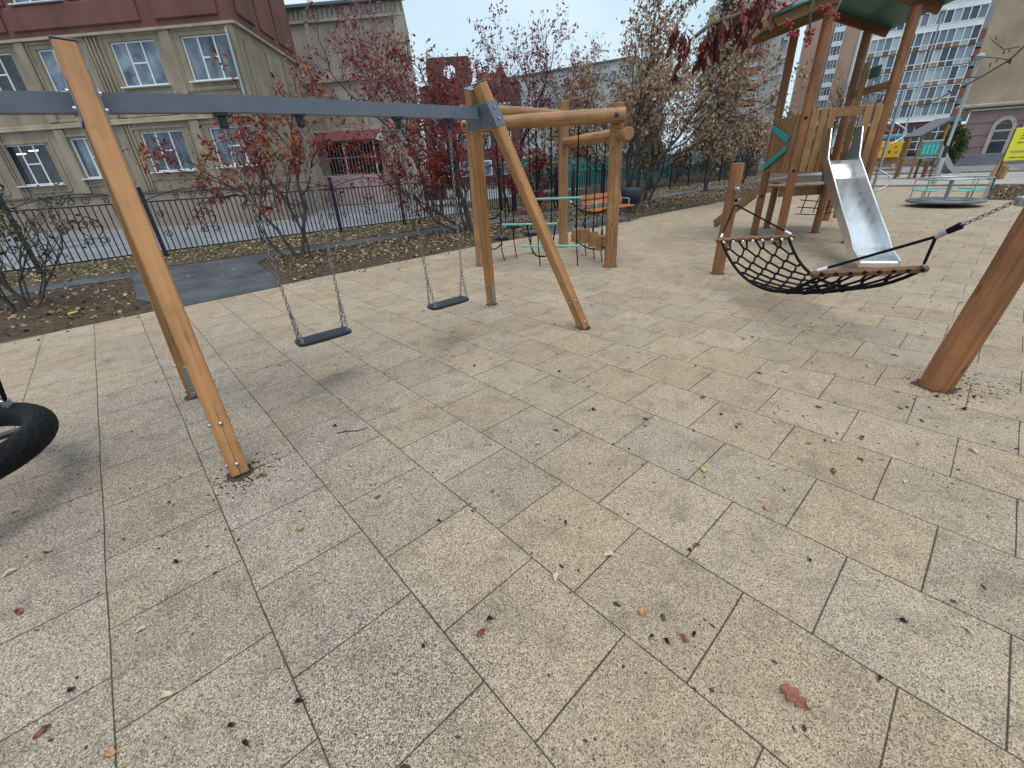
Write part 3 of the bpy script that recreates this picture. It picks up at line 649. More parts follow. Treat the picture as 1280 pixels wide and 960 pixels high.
for sg in (-1, 1):
    mb = MB(o)
    for i in range(len(prof) - 1):
        (t0, z0), (t1, z1) = prof[i], prof[i + 1]; (u0, y0), (u1, y1) = side[i], side[i + 1]
        for dn in (0, .006):
            q = [sp3(t0, sg * (hw_ + dn), z0 - .05), sp3(t1, sg * (hw_ + dn), z1 - .05), sp3(u1, sg * (hw_ + dn), y1), sp3(u0, sg * (hw_ + dn), y0)]
            mb.quad(*(q if (sg > 0) == (dn > 0) else q[::-1]))
    mb.tube([sp3(u, sg * (hw_ + .004), y) for u, y in side], .016, 8)
    M_ = mb.build('slide_side', STAINLESS, sl_)
# spiral climbing pole and the short post
sp_ = thing('spiral_pole', 'steel pole wound with a curling steel climbing bar right of the slide', 'climbing pole', (12.28, 1.97, 0))
MB((0, 0, 0)).tube([(0, 0, -.02), (0, 0, 2.62)], .026, 12).build('pole', GALV, sp_)
MB().tube([(.05 * 0 + .25 * math.cos(a) - .0, .25 * math.sin(a), .35 + a / (2 * math.pi) * .86) for a in [k * .22 for k in range(72)]], .0135, 8).build('spiral_bar', GALV, sp_)
for z in (.9, 1.75, 2.55): MB().tube([(0, 0, z), (-.55, .30, z + .02)], .012, 8).build('stay', GALV, sp_)
# roof: low gable of green planks on timber rafters, ridge along the left face
rs = .45
def rz(t): return (4.03 - .345 * t) if t >= rs else (3.875 - .27 * (rs - t))
TM = (T1 + T2) / 2; half = fl / 2
for (t0_, t1_) in ((rs, 1.66), (rs, -.98)):
    mb = MB(o); nn = 10
    for k in range(nn):
        q = [TM + tb * t + ta * s_ + Vector((0, 0, rz(t) + .138)) for (t, s_) in ((t0_ + (t1_ - t0_) * k / nn, -.98), (t0_ + (t1_ - t0_) * (k + .94) / nn, -.98), (t0_ + (t1_ - t0_) * (k + .94) / nn, .98), (t0_ + (t1_ - t0_) * k / nn, .98))]
        nrm = (q[1] - q[0]).cross(q[3] - q[0]).normalized(); nrm = nrm if nrm.z > 0 else -nrm
        mb.slab(q, nrm, .024)
    mb.build('roof_boards', GREENP, tw)
    for s_ in (-half, half):
        e = 1.60 if t1_ > 0 else -.92
        beam('rafter', TM + tb * (rs + (.01 if t1_ > 0 else -.01)) + ta * s_ + Vector((0, 0, rz(rs) + .068)), TM + tb * e + ta * s_ + Vector((0, 0, rz(e) + .068)), .135, .055, PLANK if t1_ < 0 else PLANKD, tw)
beam('eave_board', TM - tb * .985 - ta * .98 + Vector((0, 0, rz(-.98) + .085)), TM - tb * .985 + ta * .98 + Vector((0, 0, rz(-.98) + .085)), .15, .03, PLANK, tw)
# small sign board on the right side, above the railing
log('post', T4 + ha * .62 + ho * .2 + Vector((0, 0, 1.3)), T4 + ha * .62 + ho * .2 + Vector((0, 0, 3.0)), .05, PLANK, tw, rnd)
MB(o).box(T4 + ha * .40 + ho * .16 + Vector((0, 0, 2.83)), (.34, .03, .17), Matrix.Rotation(math.atan2(ha.y, ha.x), 3, 'Z'), bev=.012).build('name_plate', GREENP, tw)
MB(o).box(T4 + ha * 1.0 + Vector((0, 0, 2.6)), (.12, .07, .13), Matrix.Rotation(math.atan2(ha.y, ha.x), 3, 'Z'), bev=.01).build('rail_bracket', GALV, tw)

# ------------------------------------------------------------------ merry-go-round
mg = thing('merry_go_round', 'grey steel roundabout with a ring rail and pale turquoise seats', 'roundabout', (18.75, 1.20, 0)); mg.scale = (.9, .9, .95)
MB().lathe([(0, .20), (.98, .20), (1.0, .185), (1.0, .14), (.96, .12), (0, .12)], 40).build('platform', mat('tread_plate', (.15, .17, .19, 1), .5, .6, c2=(.22, .24, .26, 1), scale=8), mg)
MB().lathe([(.16, .12), (.14, .04), (.17, .0)], 20).build('pivot', DARKM, mg)
MB().lathe([(0, .80), (.26, .80), (.28, .785), (.26, .77), (.06, .76), (.055, .2)], 28).build('wheel_table', LAMPM, mg)
MB().tube([(.94 * math.cos(a), .94 * math.sin(a), .79) for a in [k * 2 * math.pi / 40 for k in range(40)]], .021, 8, closed=True).build('ring_rail', GALV, mg)
for k in range(10):
    a = k * 2 * math.pi / 10 + .1; MB().tube([(.94 * math.cos(a), .94 * math.sin(a), .2), (.94 * math.cos(a), .94 * math.sin(a), .79)], .014, 8).build('rail_post', GALV, mg)
for k in range(4):
    a0 = k * math.pi / 2 + .2; P = [(.62 + .26 * e, a0 + q * .11) for q in range(10) for e in (0,)]
    V = []; 
    for q in range(11):
        a = a0 + q * .105; V += [(r_ * math.cos(a), r_ * math.sin(a), z) for r_, z in ((.60, .46), (.90, .46), (.90, .49), (.60, .49))]
    F = [(q * 4 + j, q * 4 + (j + 1) % 4, q * 4 + 4 + (j + 1) % 4, q * 4 + 4 + j) for q in range(10) for j in range(4)] + [(3, 2, 1, 0), (40, 41, 42, 43)]
    MB().add(V, F).build('seat', TURQP, mg)
    a = a0 + .52; MB().tube([(.75 * math.cos(a), .75 * math.sin(a), .2), (.75 * math.cos(a), .75 * math.sin(a), .46)], .02, 8).build('seat_support', GALV, mg)

# ------------------------------------------------------------------ bench and bin
bn = thing('park_bench', 'orange slatted park bench with black steel legs at the paving edge', 'bench', (11.35, 8.18, 0), R_(-2))
def slat(name, y, z, wd, rot): MB().box((0, 0, 0), (wd, .045, 1.9), bev=.01).build(name, BENCHW, bn, Matrix.Translation((-.95 + 1.9, y, z)) @ Matrix.Rotation(math.pi / 2, 4, 'Y') @ Matrix.Translation((0, 0, -.95)) @ Matrix.Rotation(rot, 4, 'Z'))
for y, z in ((-.34, .46), (-.21, .47), (-.08, .465)): slat('seat_slat', y, z, .115, math.pi / 2)
for y, z in ((.08, .63), (.13, .80)): slat('back_slat', y, z, .12, -.25)
for x in (-.78, .78):
    MB().tube([(x, -.38, 0), (x, -.36, .42), (x, .02, .44), (x, .16, .88)], .019, 8).tube([(x, .0, .44), (x, .18, 0)], .019, 8).build('leg_frame', DARKM, bn)
    MB().tube([(x, -.30, .44), (x, -.34, .64), (x, -.28, .67), (x, .09, .68)], .015, 8).build('armrest', GALV, bn)
    for y in (-.38, .18): MB().cyl((x, y, 0), (x, y, .012), .06, 10).build('foot', DARKM, bn)
bi = thing('litter_bin', 'dark blue grey round litter bin behind the bench end', 'bin', (14.6, 9.35, 0))
MB().lathe([(0, .82), (.30, .82), (.33, .80), (.34, .76), (.31, .30), (.22, .28), (0, .28)], 24).build('bin_body', mat('blue_grey_bin', (.028, .040, .062, 1), .45, c2=(.04, .055, .08, 1), scale=5), bi)
MB().cyl((0, 0, 0), (0, 0, .29), .045, 10).cyl((0, 0, 0), (0, 0, .02), .2, 16).build('bin_stand', DARKM, bi)
# ------------------------------------------------------------------ far lamp posts, sign, far play tower, stump seats
def lamp(x, y, h, label, dark, hd_=-1):
    t = thing('street_lamp', label, 'street lamp', (x, y, 0), 0)
    MB().tube([(0, 0, 0), (0, 0, 1.1), (0, 0, 1.15), (0, 0, h)], [.10, .095, .06, .045], 12).build('mast', LAMPM, t)
    if dark: MB().tube([(0, 0, 0), (0, 0, dark)], .075, 10).build('dark_sleeve', DARKM, t)
    MB().lathe([(0, h + .22), (.10, h + .20), (.16, h + .10), (.15, h + .03), (.05, h - .02)], 14).build('lamp_head', LAMPM, t)
lamp(28.9, 2.45, 4.7, 'grey lamp post behind the roundabout, dark at its foot', 1.6)
lamp(45.9, 6.55, 9.5, 'pale lamp post far behind the spiral pole', 0)
sg_ = thing('notice_sign', 'bright yellow notice on a thin dark post at the right edge', 'sign', (24.0, .42, 0), -YAW)
MB().tube([(.02, .04, 0), (0, .04, 2.0)], .025, 8).build('post', DARKM, sg_)
YEL = mat('yellow_sign_face', (.74, .72, .025, 1), .4, c2=(.84, .80, .05, 1), scale=3)
sb = MB().box((.40, 0, 1.52), (.86, .025, 1.0), bev=.012).build('sign_board', YEL, sg_)
INK = mat('sign_ink', (.10, .10, .02, 1), .6); INKR = mat('sign_ink_red', (.50, .22, .13, 1), .6)
rs_ = random.Random(3)
for (z, h, m_, x0, x1) in ((1.86, .035, INK, .25, .8), (1.78, .035, INK, .22, .8), (1.70, .035, INK, .22, .8), (1.58, .05, INK, .2, .8), (1.30, .10, INKR, .1, .8), (1.12, .04, INK, .08, .8)):
    mb = MB(); x = x0                                              # rows of print too small to read
    while x < x1:
        w_ = rs_.uniform(.02, .06); mb.box((x + w_ / 2, -.0145, z), (w_, .003, h * rs_.uniform(.6, 1))); x += w_ + rs_.uniform(.008, .02)
    mb.build('print_row', m_, sb)

# far playground piece
ft = thing('far_play_tower', 'small far play tower with a turquoise panel, grey slide and sloping grey roof', 'play tower', (35.5, 4.05, 0), R_(-41)); ft.scale = (.8, .8, .85) 
for (x, y, h) in ((-.75, -.6, 2.5), (.75, -.6, 3.1), (-.75, .6, 2.5), (.75, .6, 3.1)): MB().tube([(0, 0, 0), (0, 0, h)], .085, 10).build('post', PLANK, ft, Matrix.Translation((x, y, 0)))
MB().box((0, -.66, 1.75), (1.3, .05, .75), bev=.01).build('side_panel', TURQ, ft)
for k in range(4):
    x = -.42 + k * .28; MB().box((x, -.695, 1.72), (.10, .02, .5), bev=.008).build('panel_slat', mat('pale_panel', (.22, .50, .46, 1), .5), ft)
MB().box((0, -.66, 2.2), (1.5, .08, .12), bev=.01).build('panel_top', LAMPM, ft)
MB().box((0, 0, 1.25), (1.5, 1.3, .1), bev=.01).build('deck', LAMPM, ft)
for k in range(4): MB().box((-.1, -.9 - k * .22, 1.02 - k * .27), (.9, .2, .05), bev=.01).build('stair_step', DARKM, ft)
for x in (-.6, .45): MB().tube([(0, 0, 0), (0, 0, 1.0)], .12, 10).build('stair_post', PLANKD, ft, Matrix.Translation((x, -1.5, 0)))
MB().slab([(-1.0, -.7, 2.45), (.95, -.7, 3.4), (.95, .7, 3.4), (-1.0, .7, 2.45)], (-.43, 0, .9), .10).build('roof', mat('grey_roof', (.10, .10, .11, 1), .6), ft)
mb = MB(); P = [(.8, 1.3), (1.3, 1.15), (2.0, .55), (2.5, .22), (3.0, .18)]
for (x0, z0), (x1, z1) in zip(P[:-1], P[1:]): mb.slab([(x0, -.5, z0), (x1, -.5, z1), (x1, .3, z1), (x0, .3, z0)], (0, 0, 1), .05)
mb.build('slide', LAMPM, ft)
for y in (-.53, .33):
    mb = MB(); mb.slab([(.8, y, 1.2), (1.3, y, 1.1), (2.0, y, .5), (2.5, y, .17), (3.0, y, .12), (3.0, y, .3), (2.5, y, .45), (2.0, y, .95), (1.2, y, 1.75), (.8, y, 2.1)], (0, 1, 0), .03); mb.build('slide_side', LAMPM, ft)
# yellow panel structure beside it
yp = thing('far_play_structure', 'far wooden play frame with a bright yellow number panel', 'play frame', (36.9, 5.6, 0), R_(-41))
for x in (-1.1, .95): MB().tube([(0, 0, 0), (0, 0, 2.35)], .08, 10).build('post', PLANK, yp, Matrix.Translation((x, 0, 0)))
yb = MB().box((-.15, -.1, 1.55), (1.35, .05, .85), bev=.02).build('yellow_panel', mat('yellow_panel', (.72, .40, .012, 1), .5), yp)
for x, z, r_ in ((-.5, 1.7, .07), (-.2, 1.45, .08), (.12, 1.68, .06), (.22, 1.4, .05)): MB().cyl((x, -.12, z), (x, -.14, z), r_, 10).build('panel_hole', mat('ochre_hole', (.12, .07, .01, 1), .6), yp)
MB().box((-.1, 0, 2.22), (2.1, .09, .14), bev=.02).build('top_rail', TURQ, yp)
MB().box((-.1, 0, .45), (2.1, .09, .14), bev=.02).build('low_rail', PLANK, yp)
MB().box((.1, .0, .95), (1.9, .06, .35), bev=.02).build('plank_panel', PLANK, yp)
# wooden spring animal / stump by the corner bed
st = thing('log_stool', 'two leaning brown log stumps beyond the corner bed', 'log stumps', (33.2, .45, 0), 0)
for (x, y, h, r_, dx) in ((0, 0, .55, .13, .06), (-.38, .32, .95, .13, .3)): MB().tube([(x, y, 0), (x + dx * .4, y - dx * .4, h * .55), (x + dx, y - dx * .8, h)], [r_, r_, r_ * .95], 12).build('stump', LOG, st)

# ------------------------------------------------------------------ iron fence along the path
fn = thing('iron_fence', 'black wrought iron fence with scrolls and navy posts running along the path', 'fence', (3.4, 15.05, 0))
PW = 2.45
def spiral(c, r, t0, turns, sx=1, n=16): return [(c[0] + sx * r * (1 - k / n * .75) * math.cos(t0 + k / n * turns * 2 * math.pi), 0, c[1] + r * (1 - k / n * .75) * math.sin(t0 + k / n * turns * 2 * math.pi)) for k in range(n + 1)]
def fence_panel(fancy):
    mb = MB(); nb = 19; top = 1.36
    for z in (.14, top): mb.box((PW / 2, 0, z), (PW - .07, .02, .03))
    for i in range(1, nb): mb.box((PW * i / nb, 0, (top + .14) / 2), (.026, .022, top - .14))
    if fancy:
        mb.tube([(PW * t, 0, 1.37 + .26 * math.sin(math.pi * t) ** .8) for t in [.015 + .97 * k / 16 for k in range(17)]], .014, 5)
        for sx in (-1, 1):
            mb.tube(spiral((PW / 2 + sx * .14, 1.47), .10, 0, 1.4, sx), .0115, 4); mb.tube(spiral((PW / 2 + sx * .50, 1.44), .07, .5, 1.3, -sx), .0115, 4)
            mb.tube(spiral((PW / 2 + sx * .13, .98), .11, 2.6, 1.3, sx), .0115, 4); mb.tube(spiral((PW / 2 + sx * .14, .56), .10, -.5, 1.3, sx), .0115, 4)
            mb.tube(spiral((PW / 2 + sx * .98, .55), .10, .3, 1.3, sx), .0115, 4); mb.tube(spiral((PW / 2 + sx * .98, 1.05), .09, .3, 1.3, -sx), .0115, 4)
            mb.tube([(PW / 2 + sx * (.02 + .20 * math.sin(k * .4)), -.002, .62 + k * .065) for k in range(9)], .0115, 4)
    return mb
pf = fence_panel(True).build('railing_panel', FENCEM, fn); pp = fence_panel(False).build('railing_panel', FENCEM, fn)
pm = MB().box((0, 0, .83), (.095, .095, 1.72), bev=.004).box((0, 0, 1.70), (.11, .11, .03), bev=.008).build('fence_post', POSTM, fn)
used = {}
for i in range(-4, 18):
    x = -1.45 + i * PW - 3.4
    src = pf if i < 5 else pp
    for k, ob in (('panel', src), ('post', pm)):
        if ob.name in used: ob2 = ob.copy(); COL.objects.link(ob2); ob2.parent = fn
        else: ob2 = ob; used[ob.name] = 1
        ob2.location = (x, 0, 0)

# ------------------------------------------------------------------ school building
BEIGE = mat('beige_plaster', (.185, .147, .110, 1), .9, c2=(.35, .288, .215, 1), scale=1.3, bump=.25, bscale=40, detail=10, stretch=(1, 1, .38), lo=.28, hi=.62)
BEIGEL = mat('cream_trim', (.30, .25, .18, 1), .85, c2=(.44, .375, .28, 1), scale=1.4, bump=.15, bscale=40, detail=6)
REDP = mat('brick_red_plaster', (.125, .055, .048, 1), .9, c2=(.21, .088, .072, 1), scale=.7, bump=.3, bscale=40, detail=8, stretch=(1, 1, .4))
PLINTH = mat('pinkish_plinth', (.26, .20, .165, 1), .9, c2=(.33, .26, .215, 1), scale=.7, detail=7)
FRAMEW = mat('white_window_frame', (.74, .76, .80, 1), .4)
def glass(name, a, b, sc=1.2, st=(1, 1, 1), rough=.06):
    m = mat(name, a, rough, c2=b, scale=sc, stretch=st, detail=3); return m
GLASSD = glass('dark_window_glass', (.012, .015, .020, 1), (.05, .058, .07, 1), 1.0)
GLASSC = glass('curtain_and_sky_glass', (.03, .045, .062, 1), (.20, .245, .30, 1), 1.1, (1.6, 1, .5))  # curtain tones plus pale blue sky reflection put into the pane colour
GLASSB = glass('bluish_glass', (.045, .07, .10, 1), (.26, .33, .40, 1), 1.3)
LAMPE = bpy.data.materials.new('ceiling_lamp_glow'); LAMPE.use_nodes = True
LAMPE.node_tree.nodes['Principled BSDF'].inputs['Emission Color'].default_value = (.95, .97, 1, 1); LAMPE.node_tree.nodes['Principled BSDF'].inputs['Emission Strength'].default_value = 1.6
def wall_open(mb, s0, s1, z0, z1, ops, y=0.0, dep=.16):
    xs = sorted({s0, s1, *[v for o_ in ops for v in o_[:2]]}); zs = sorted({z0, z1, *[v for o_ in ops for v in o_[2:]]})
    xs = [v for v in xs if s0 <= v <= s1]; zs = [v for v in zs if z0 <= v <= z1]
    for i in range(len(xs) - 1):
        for j in range(len(zs) - 1):
            cx, cz = (xs[i] + xs[i + 1]) / 2, (zs[j] + zs[j + 1]) / 2
            if any(o_[0] < cx < o_[1] and o_[2] < cz < o_[3] for o_ in ops): continue
            mb.quad((xs[i], y, zs[j]), (xs[i + 1], y, zs[j]), (xs[i + 1], y, zs[j + 1]), (xs[i], y, zs[j + 1]))
    for (a, b, c_, d) in ops:
        d = min(d, z1)
        mb.quad((a, y, c_), (a, y + dep, c_), (a, y + dep, d), (a, y, d)); mb.quad((b, y + dep, c_), (b, y, c_), (b, y, d), (b, y + dep, d))
        mb.quad((a, y, c_), (b, y, c_), (b, y + dep, c_), (a, y + dep, c_)); mb.quad((a, y + dep, d), (b, y + dep, d), (b, y, d), (a, y, d))
        mb.quad((a, y + dep, c_), (b, y + dep, c_), (b, y + dep, d), (a, y + dep, d))
def window(parent, a, b, c_, d, gm, y=.10, lamp_strip=False):
    fr = MB(); t = .065; W_ = b - a; l1, l2 = a + W_ * .335, a + W_ * .665
    for x in (a + t / 2, b - t / 2, l1, l2): fr.box((x, y, (c_ + d) / 2), (t, .06, d - c_ - .001), bev=.008)
    for (x0, x1, z) in ((a + t, b - t, c_ + t / 2), (a + t, b - t, d - t / 2), (l1, l2, c_ + (d - c_) * .52)): fr.box(((x0 + x1) / 2, y + .001, z), (x1 - x0, .056, t * .9), bev=.008)
    w_ = fr.build('window', FRAMEW, parent)
    MB().box(((a + b) / 2, y + .022, (c_ + d) / 2), (W_ - .02, .012, d - c_ - .02)).build('pane', gm, w_)
    MB().box(((a + b) / 2, -.07, c_ - .035), (W_ + .16, .26, .045), bev=.01).build('sill', FRAMEW, w_)
    if lamp_strip:
        for k, (x, z) in enumerate(((.30, .78), (.62, .84))): MB().box((a + W_ * x, y + .014, c_ + (d - c_) * z), (.5, .006, .05)).build('ceiling_lamp', LAMPE, w_)
FW = Vector((math.sin(YAW), math.cos(YAW), 0)); RT = Vector((math.cos(YAW), -math.sin(YAW), 0))
P0 = FW * 22.5 + RT * (-16)
HEAD = -YAW - R_(5)
sc_ = thing('school_building', 'two tone school building, beige below and brick red above, with white framed windows', 'building', P0, HEAD)
ops_u = [(3.08, 5.18, 5.68, 7.22), (-.1, 1.95, 5.66, 7.22), (-3.48, -1.42, 5.66, 7.18), (-6.75, -4.7, 5.66, 7.18), (-10, -7.95, 5.66, 7.18)]
ops_l = [(3.02, 5.08, 2.42, 4.0), (-.32, 1.76, 2.38, 4.0), (-3.86, -1.80, 2.28, 3.94), (-7.35, -5.15, 2.12, 3.84), (-10.6, -8.5, 2.1, 3.8)]
mb = MB(); wall_open(mb, -14, 5.55, 1.55, 7.45, ops_u + ops_l); mb.quad((5.55, 0, 0), (4.3, 7.4, 0), (4.3, 7.4, 7.45), (5.55, 0, 7.45)); mb.build('lower_wall', BEIGE, sc_)
ops_r = [(-3.5, -1.3, 8.66, 10.2), (3.1, 5.15, 8.9, 10.2), (-.1, 1.9, 8.9, 10.2), (-6.8, -4.7, 8.66, 10.2), (-10, -8, 8.66, 10.2)]
mb = MB(); wall_open(mb, -14, 5.6, 7.55, 13, ops_r, y=-.06); mb.quad((5.6, -.06, 7.55), (4.35, 7.4, 7.55), (4.35, 7.4, 13), (5.6, -.06, 13)); mb.quad((-14, -.06, 13), (5.6, -.06, 13), (4.35, 7.4, 13), (-14, 7.4, 13)); mb.build('upper_wall', REDP, sc_)
MB().prism([(-14, -.05), (5.62, -.05), (4.36, 7.4), (-14, 7.4)], 0, 1.5).build('plinth', PLINTH, sc_)
MB().box((-4.2, -.07, 1.53), (19.7, .12, .09), bev=.015).build('plinth_ledge', mat('dark_ledge', (.10, .09, .085, 1), .8), sc_)
MB().prism([(-14, -.16), (5.72, -.16), (4.45, 7.4), (-14, 7.4)], 7.452, 7.545).build('cornice', BEIGEL, sc_)
for i, (a, b, c_, d) in enumerate(ops_u): window(sc_, a, b, c_, d, (GLASSC, GLASSB, GLASSB, GLASSD, GLASSC)[i])
for i, (a, b, c_, d) in enumerate(ops_l): window(sc_, a, b, c_, d, (GLASSC, GLASSC, GLASSC, GLASSD, GLASSC)[i], lamp_strip=(i == 3))
for i, (a, b, c_, d) in enumerate(ops_r): window(sc_, a, b, c_, d, GLASSB, y=.05)
for s_, tri in ((2.52, 0), (-.78, 1), (-4.1, 0), (-7.4, 1), (5.35, 2)):
    for (za, zb_) in ((4.55, 7.45), (1.58, 4.3)):
        mb = MB()
        if tri == 1:
            for k in (-1, 0, 1): mb.box((s_ + k * .17, -.045, (za + zb_) / 2), (.11, .09, zb_ - za), bev=.03)
        elif tri == 0: mb.box((s_, -.055, (za + zb_) / 2), (.46, .11, zb_ - za), bev=.03)
        else: mb.box((s_, -.055, (za + zb_) / 2), (.40, .11, zb_ - za), bev=.03)
        mb.build('pilaster', BEIGE, sc_)
MB().box((-4.3, -.05, 4.42), (19.6, .10, .20), bev=.02).build('string_course', BEIGEL, sc_)
for ops_ in (ops_u, ops_l):
    for (a, b, c_, d) in ops_:
        mb = MB(); e = .30
        for (x, z, w__, h__) in (((a + b) / 2, min(d + .2, c_ + 1.76), b - a + 2 * e, .10), ((a + b) / 2, c_ - .32, b - a + 2 * e, .08), (a - e, (c_ + d) / 2 - .05, .09, d - c_ + .45), (b + e, (c_ + d) / 2 - .05, .09, d - c_ + .45)): mb.box((x, -.02 - .003 * (w__ > .5), z), (w__, .05, h__), bev=.012)
        mb.build('window_surround', BEIGE, sc_)
MB().tube([(5.30, -.20, .3), (5.30, -.20, 7.3)], .055, 10).build('downpipe', GALV, sc_)
MB().box((-4.3, -.07, 4.345), (19.6, .14, .05), bev=.01).build('string_ledge', BEIGEL, sc_)
for (a, b) in ((2.3, 5.2), (-1.05, 2.2), (-4.3, -1.15)):                          # raised frames round each window bay
    mb = MB()
    for (z0, z1) in ((4.56, 4.68), (5.36, 5.46)): mb.box(((a + b) / 2, -.022, (z0 + z1) / 2), (b - a - .5, .044, z1 - z0), bev=.01)
    mb.build('apron_moulding', BEIGEL, sc_)
for (a, b) in ((-7.9, -4.25), (-4.0, 1.75), (2.35, 5.1)):
    MB().box(((a + b) / 2, -.10, 8.16), (b - a, .08, .78), bev=.04).build('spandrel_panel', REDP, sc_)
for k in (-.78, -4.1):
    mb = MB()
    for q in (-1, 0, 1): mb.box((k + q * .18, -.105, 9.6), (.12, .09, 2.0), bev=.03)
    mb.build('upper_pilaster', REDP, sc_)
# side wall of the left wing: stepped panels, then the plain right wing
sd_ = Vector((4.3 - 5.55, 7.4, 0)); sdl = sd_.length; sdn = sd_.normalized(); so_ = Vector((sdn.y, -sdn.x, 0))
for (t0, t1, z0, z1, m_, nm) in ((.5, 2.2, 7.9, 12, REDP, 'side_panel'), (2.7, 4.4, 7.9, 12, REDP, 'side_panel'), (4.9, 6.8, 7.9, 12, REDP, 'side_panel'), (.45, 2.2, 4.7, 7.1, BEIGE, 'side_panel'), (2.7, 4.4, 4.7, 7.1, BEIGE, 'side_panel'), (4.9, 6.8, 4.7, 7.1, BEIGE, 'side_panel')):
    p = Vector((5.55 if m_ is BEIGE else 5.6, 0, 0)) + sdn * ((t0 + t1) / 2); c_ = p + so_ * .03 + Vector((0, 0, (z0 + z1) / 2))
    MB().box(c_, (t1 - t0, .10, z1 - z0), Matrix.Rotation(math.atan2(sdn.y, sdn.x), 3, 'Z'), bev=.03).build(nm, m_, sc_)
# right wing in the same local frame: shift
W0 = FW * 33 + RT * (-10); dl = W0 - P0; ch, sh = math.cos(-HEAD), math.sin(-HEAD)
wx, wy = dl.x * ch - dl.y * sh, dl.x * sh + dl.y * ch
def wb(mb, s_, y, z, d, bev=.02): return mb.box((wx + s_, wy + y, z), d, bev=bev)
GREYP = mat('grey_beige_plaster', (.26, .232, .195, 1), .9, c2=(.41, .372, .318, 1), scale=.9, bump=.25, bscale=40, detail=9, stretch=(1, 1, .45))
MB().prism([(wx - 4.45, wy), (wx + 4.75, wy), (wx + 3.2, wy + 7), (wx - 4.45, wy + 7)], 0, 11).build('wing_wall', GREYP, sc_)
GREYL = mat('grey_beige_moulding', (.30, .27, .225, 1), .88, c2=(.41, .375, .32, 1), scale=2, detail=6)
for (a, b) in ((-1.45, -1.2), (1.18, 1.48), (4.1, 4.75), (-4.4, -3.2)):
    for (z0, z1) in ((7.52, 10.2), (4.55, 7.2)): MB().box((wx + (a + b) / 2, wy - .06, (z0 + z1) / 2), (b - a, .12, z1 - z0), bev=.02).build('wing_pilaster', GREYL, sc_)
for (z0, z1) in ((7.2, 7.52), (10.2, 10.35), (4.35, 4.55)): MB().box((wx + .15, wy - .065, (z0 + z1) / 2), (9.22, .13, z1 - z0), bev=.02).build('wing_band', GREYL, sc_)
for (a, b) in ((-1.2, 1.18), (1.48, 4.1)):
    for (z0, z1) in ((7.52, 10.2), (4.55, 7.2)):
        MB().box((wx + (a + b) / 2, wy - .045, z0 + .05), (b - a - .02, .09, .10), bev=.02).build('panel_ledge', GREYL, sc_)
for k in range(26): MB().box((wx - 3.1 + k * .305, wy - .04, 10.6), (.17, .08, .48), bev=.03).build('frieze_flute', GREYL, sc_)
for s_ in (-1.33, 1.33, 4.5): MB().box((wx + s_, wy - .055, 10.6), (.22, .11, .5), bev=.02).build('frieze_block', GREYL, sc_)
MB().box((wx + .15, wy - .02, 11.02), (9.5, .5, .16), bev=.02).build('roof_edge', mat('grey_blue_flashing', (.14, .17, .21, 1), .45), sc_)
PINK = mat('faded_pink_wall', (.42, .285, .29, 1), .9, c2=(.56, .43, .43, 1), scale=1.4, detail=8)
MB().box((wx - .1, wy - .65, .93), (4.4, 1.25, 1.86), bev=.02).build('porch_wall', PINK, sc_)
MB().box((wx - .1, wy - .62, .03), (4.7, 1.5, .12), bev=.02).build('porch_step', CONC, sc_)
MB().box((wx + .05, wy - .02, 2.85), (3.7, .06, 1.95)).build('porch_opening', mat('dark_opening', (.012, .010, .012, 1), .7), sc_)
mb = MB()
for k in range(18): mb.box((wx - 2.0 + k * .23, wy - 1.22, 2.85), (.022, .022, 1.95))
for z in (1.92, 2.9, 3.78): mb.box((wx - .05, wy - 1.215, z), (4.0, .03, .035))
mb.build('porch_grille', mat('pale_grille', (.42, .34, .34, 1), .6), sc_)
for s_ in (-2.05, -.1, 1.95): MB().box((wx + s_, wy - 1.2, 2.85), (.07, .07, 1.98), bev=.01).build('grille_post', mat('white_grille_post', (.6, .56, .56, 1), .6), sc_)
MAROON = mat('maroon_awning', (.11, .028, .035, 1), .55, c2=(.15, .04, .05, 1), scale=4)
MB().slab([(wx - 2.3, wy - 1.5, 3.82), (wx + 2.2, wy - 1.5, 3.82), (wx + 2.2, wy - .02, 4.5), (wx - 2.3, wy - .02, 4.5)], (0, -.4, .9), .05).build('awning', MAROON, sc_)
MB().slab([(wx + 2.22, wy - 1.48, 3.82), (wx + 2.22, wy - .02, 3.82), (wx + 2.22, wy - .02, 4.45)], (1, 0, 0), .03).build('awning_cheek', WHITEP, sc_)
ub = thing('utility_box', 'maroon steel utility box against the school wing behind the fence', 'utility box', FW * 32.3 + RT * (-4.6), HEAD)
MB().box((0, 0, .48), (1.5, .6, .9), bev=.02).build('cabinet', mat('maroon_cabinet', (.055, .012, .026, 1), .5), ub)
MB().box((0, -.02, .95), (1.6, .7, .06), bev=.015).build('cabinet_lid', mat('maroon_cabinet', (.055, .012, .026, 1), .5), ub)
MB().box((0, -.305, .48), (.012, .01, .78)).build('door_gap', DARKM, ub)

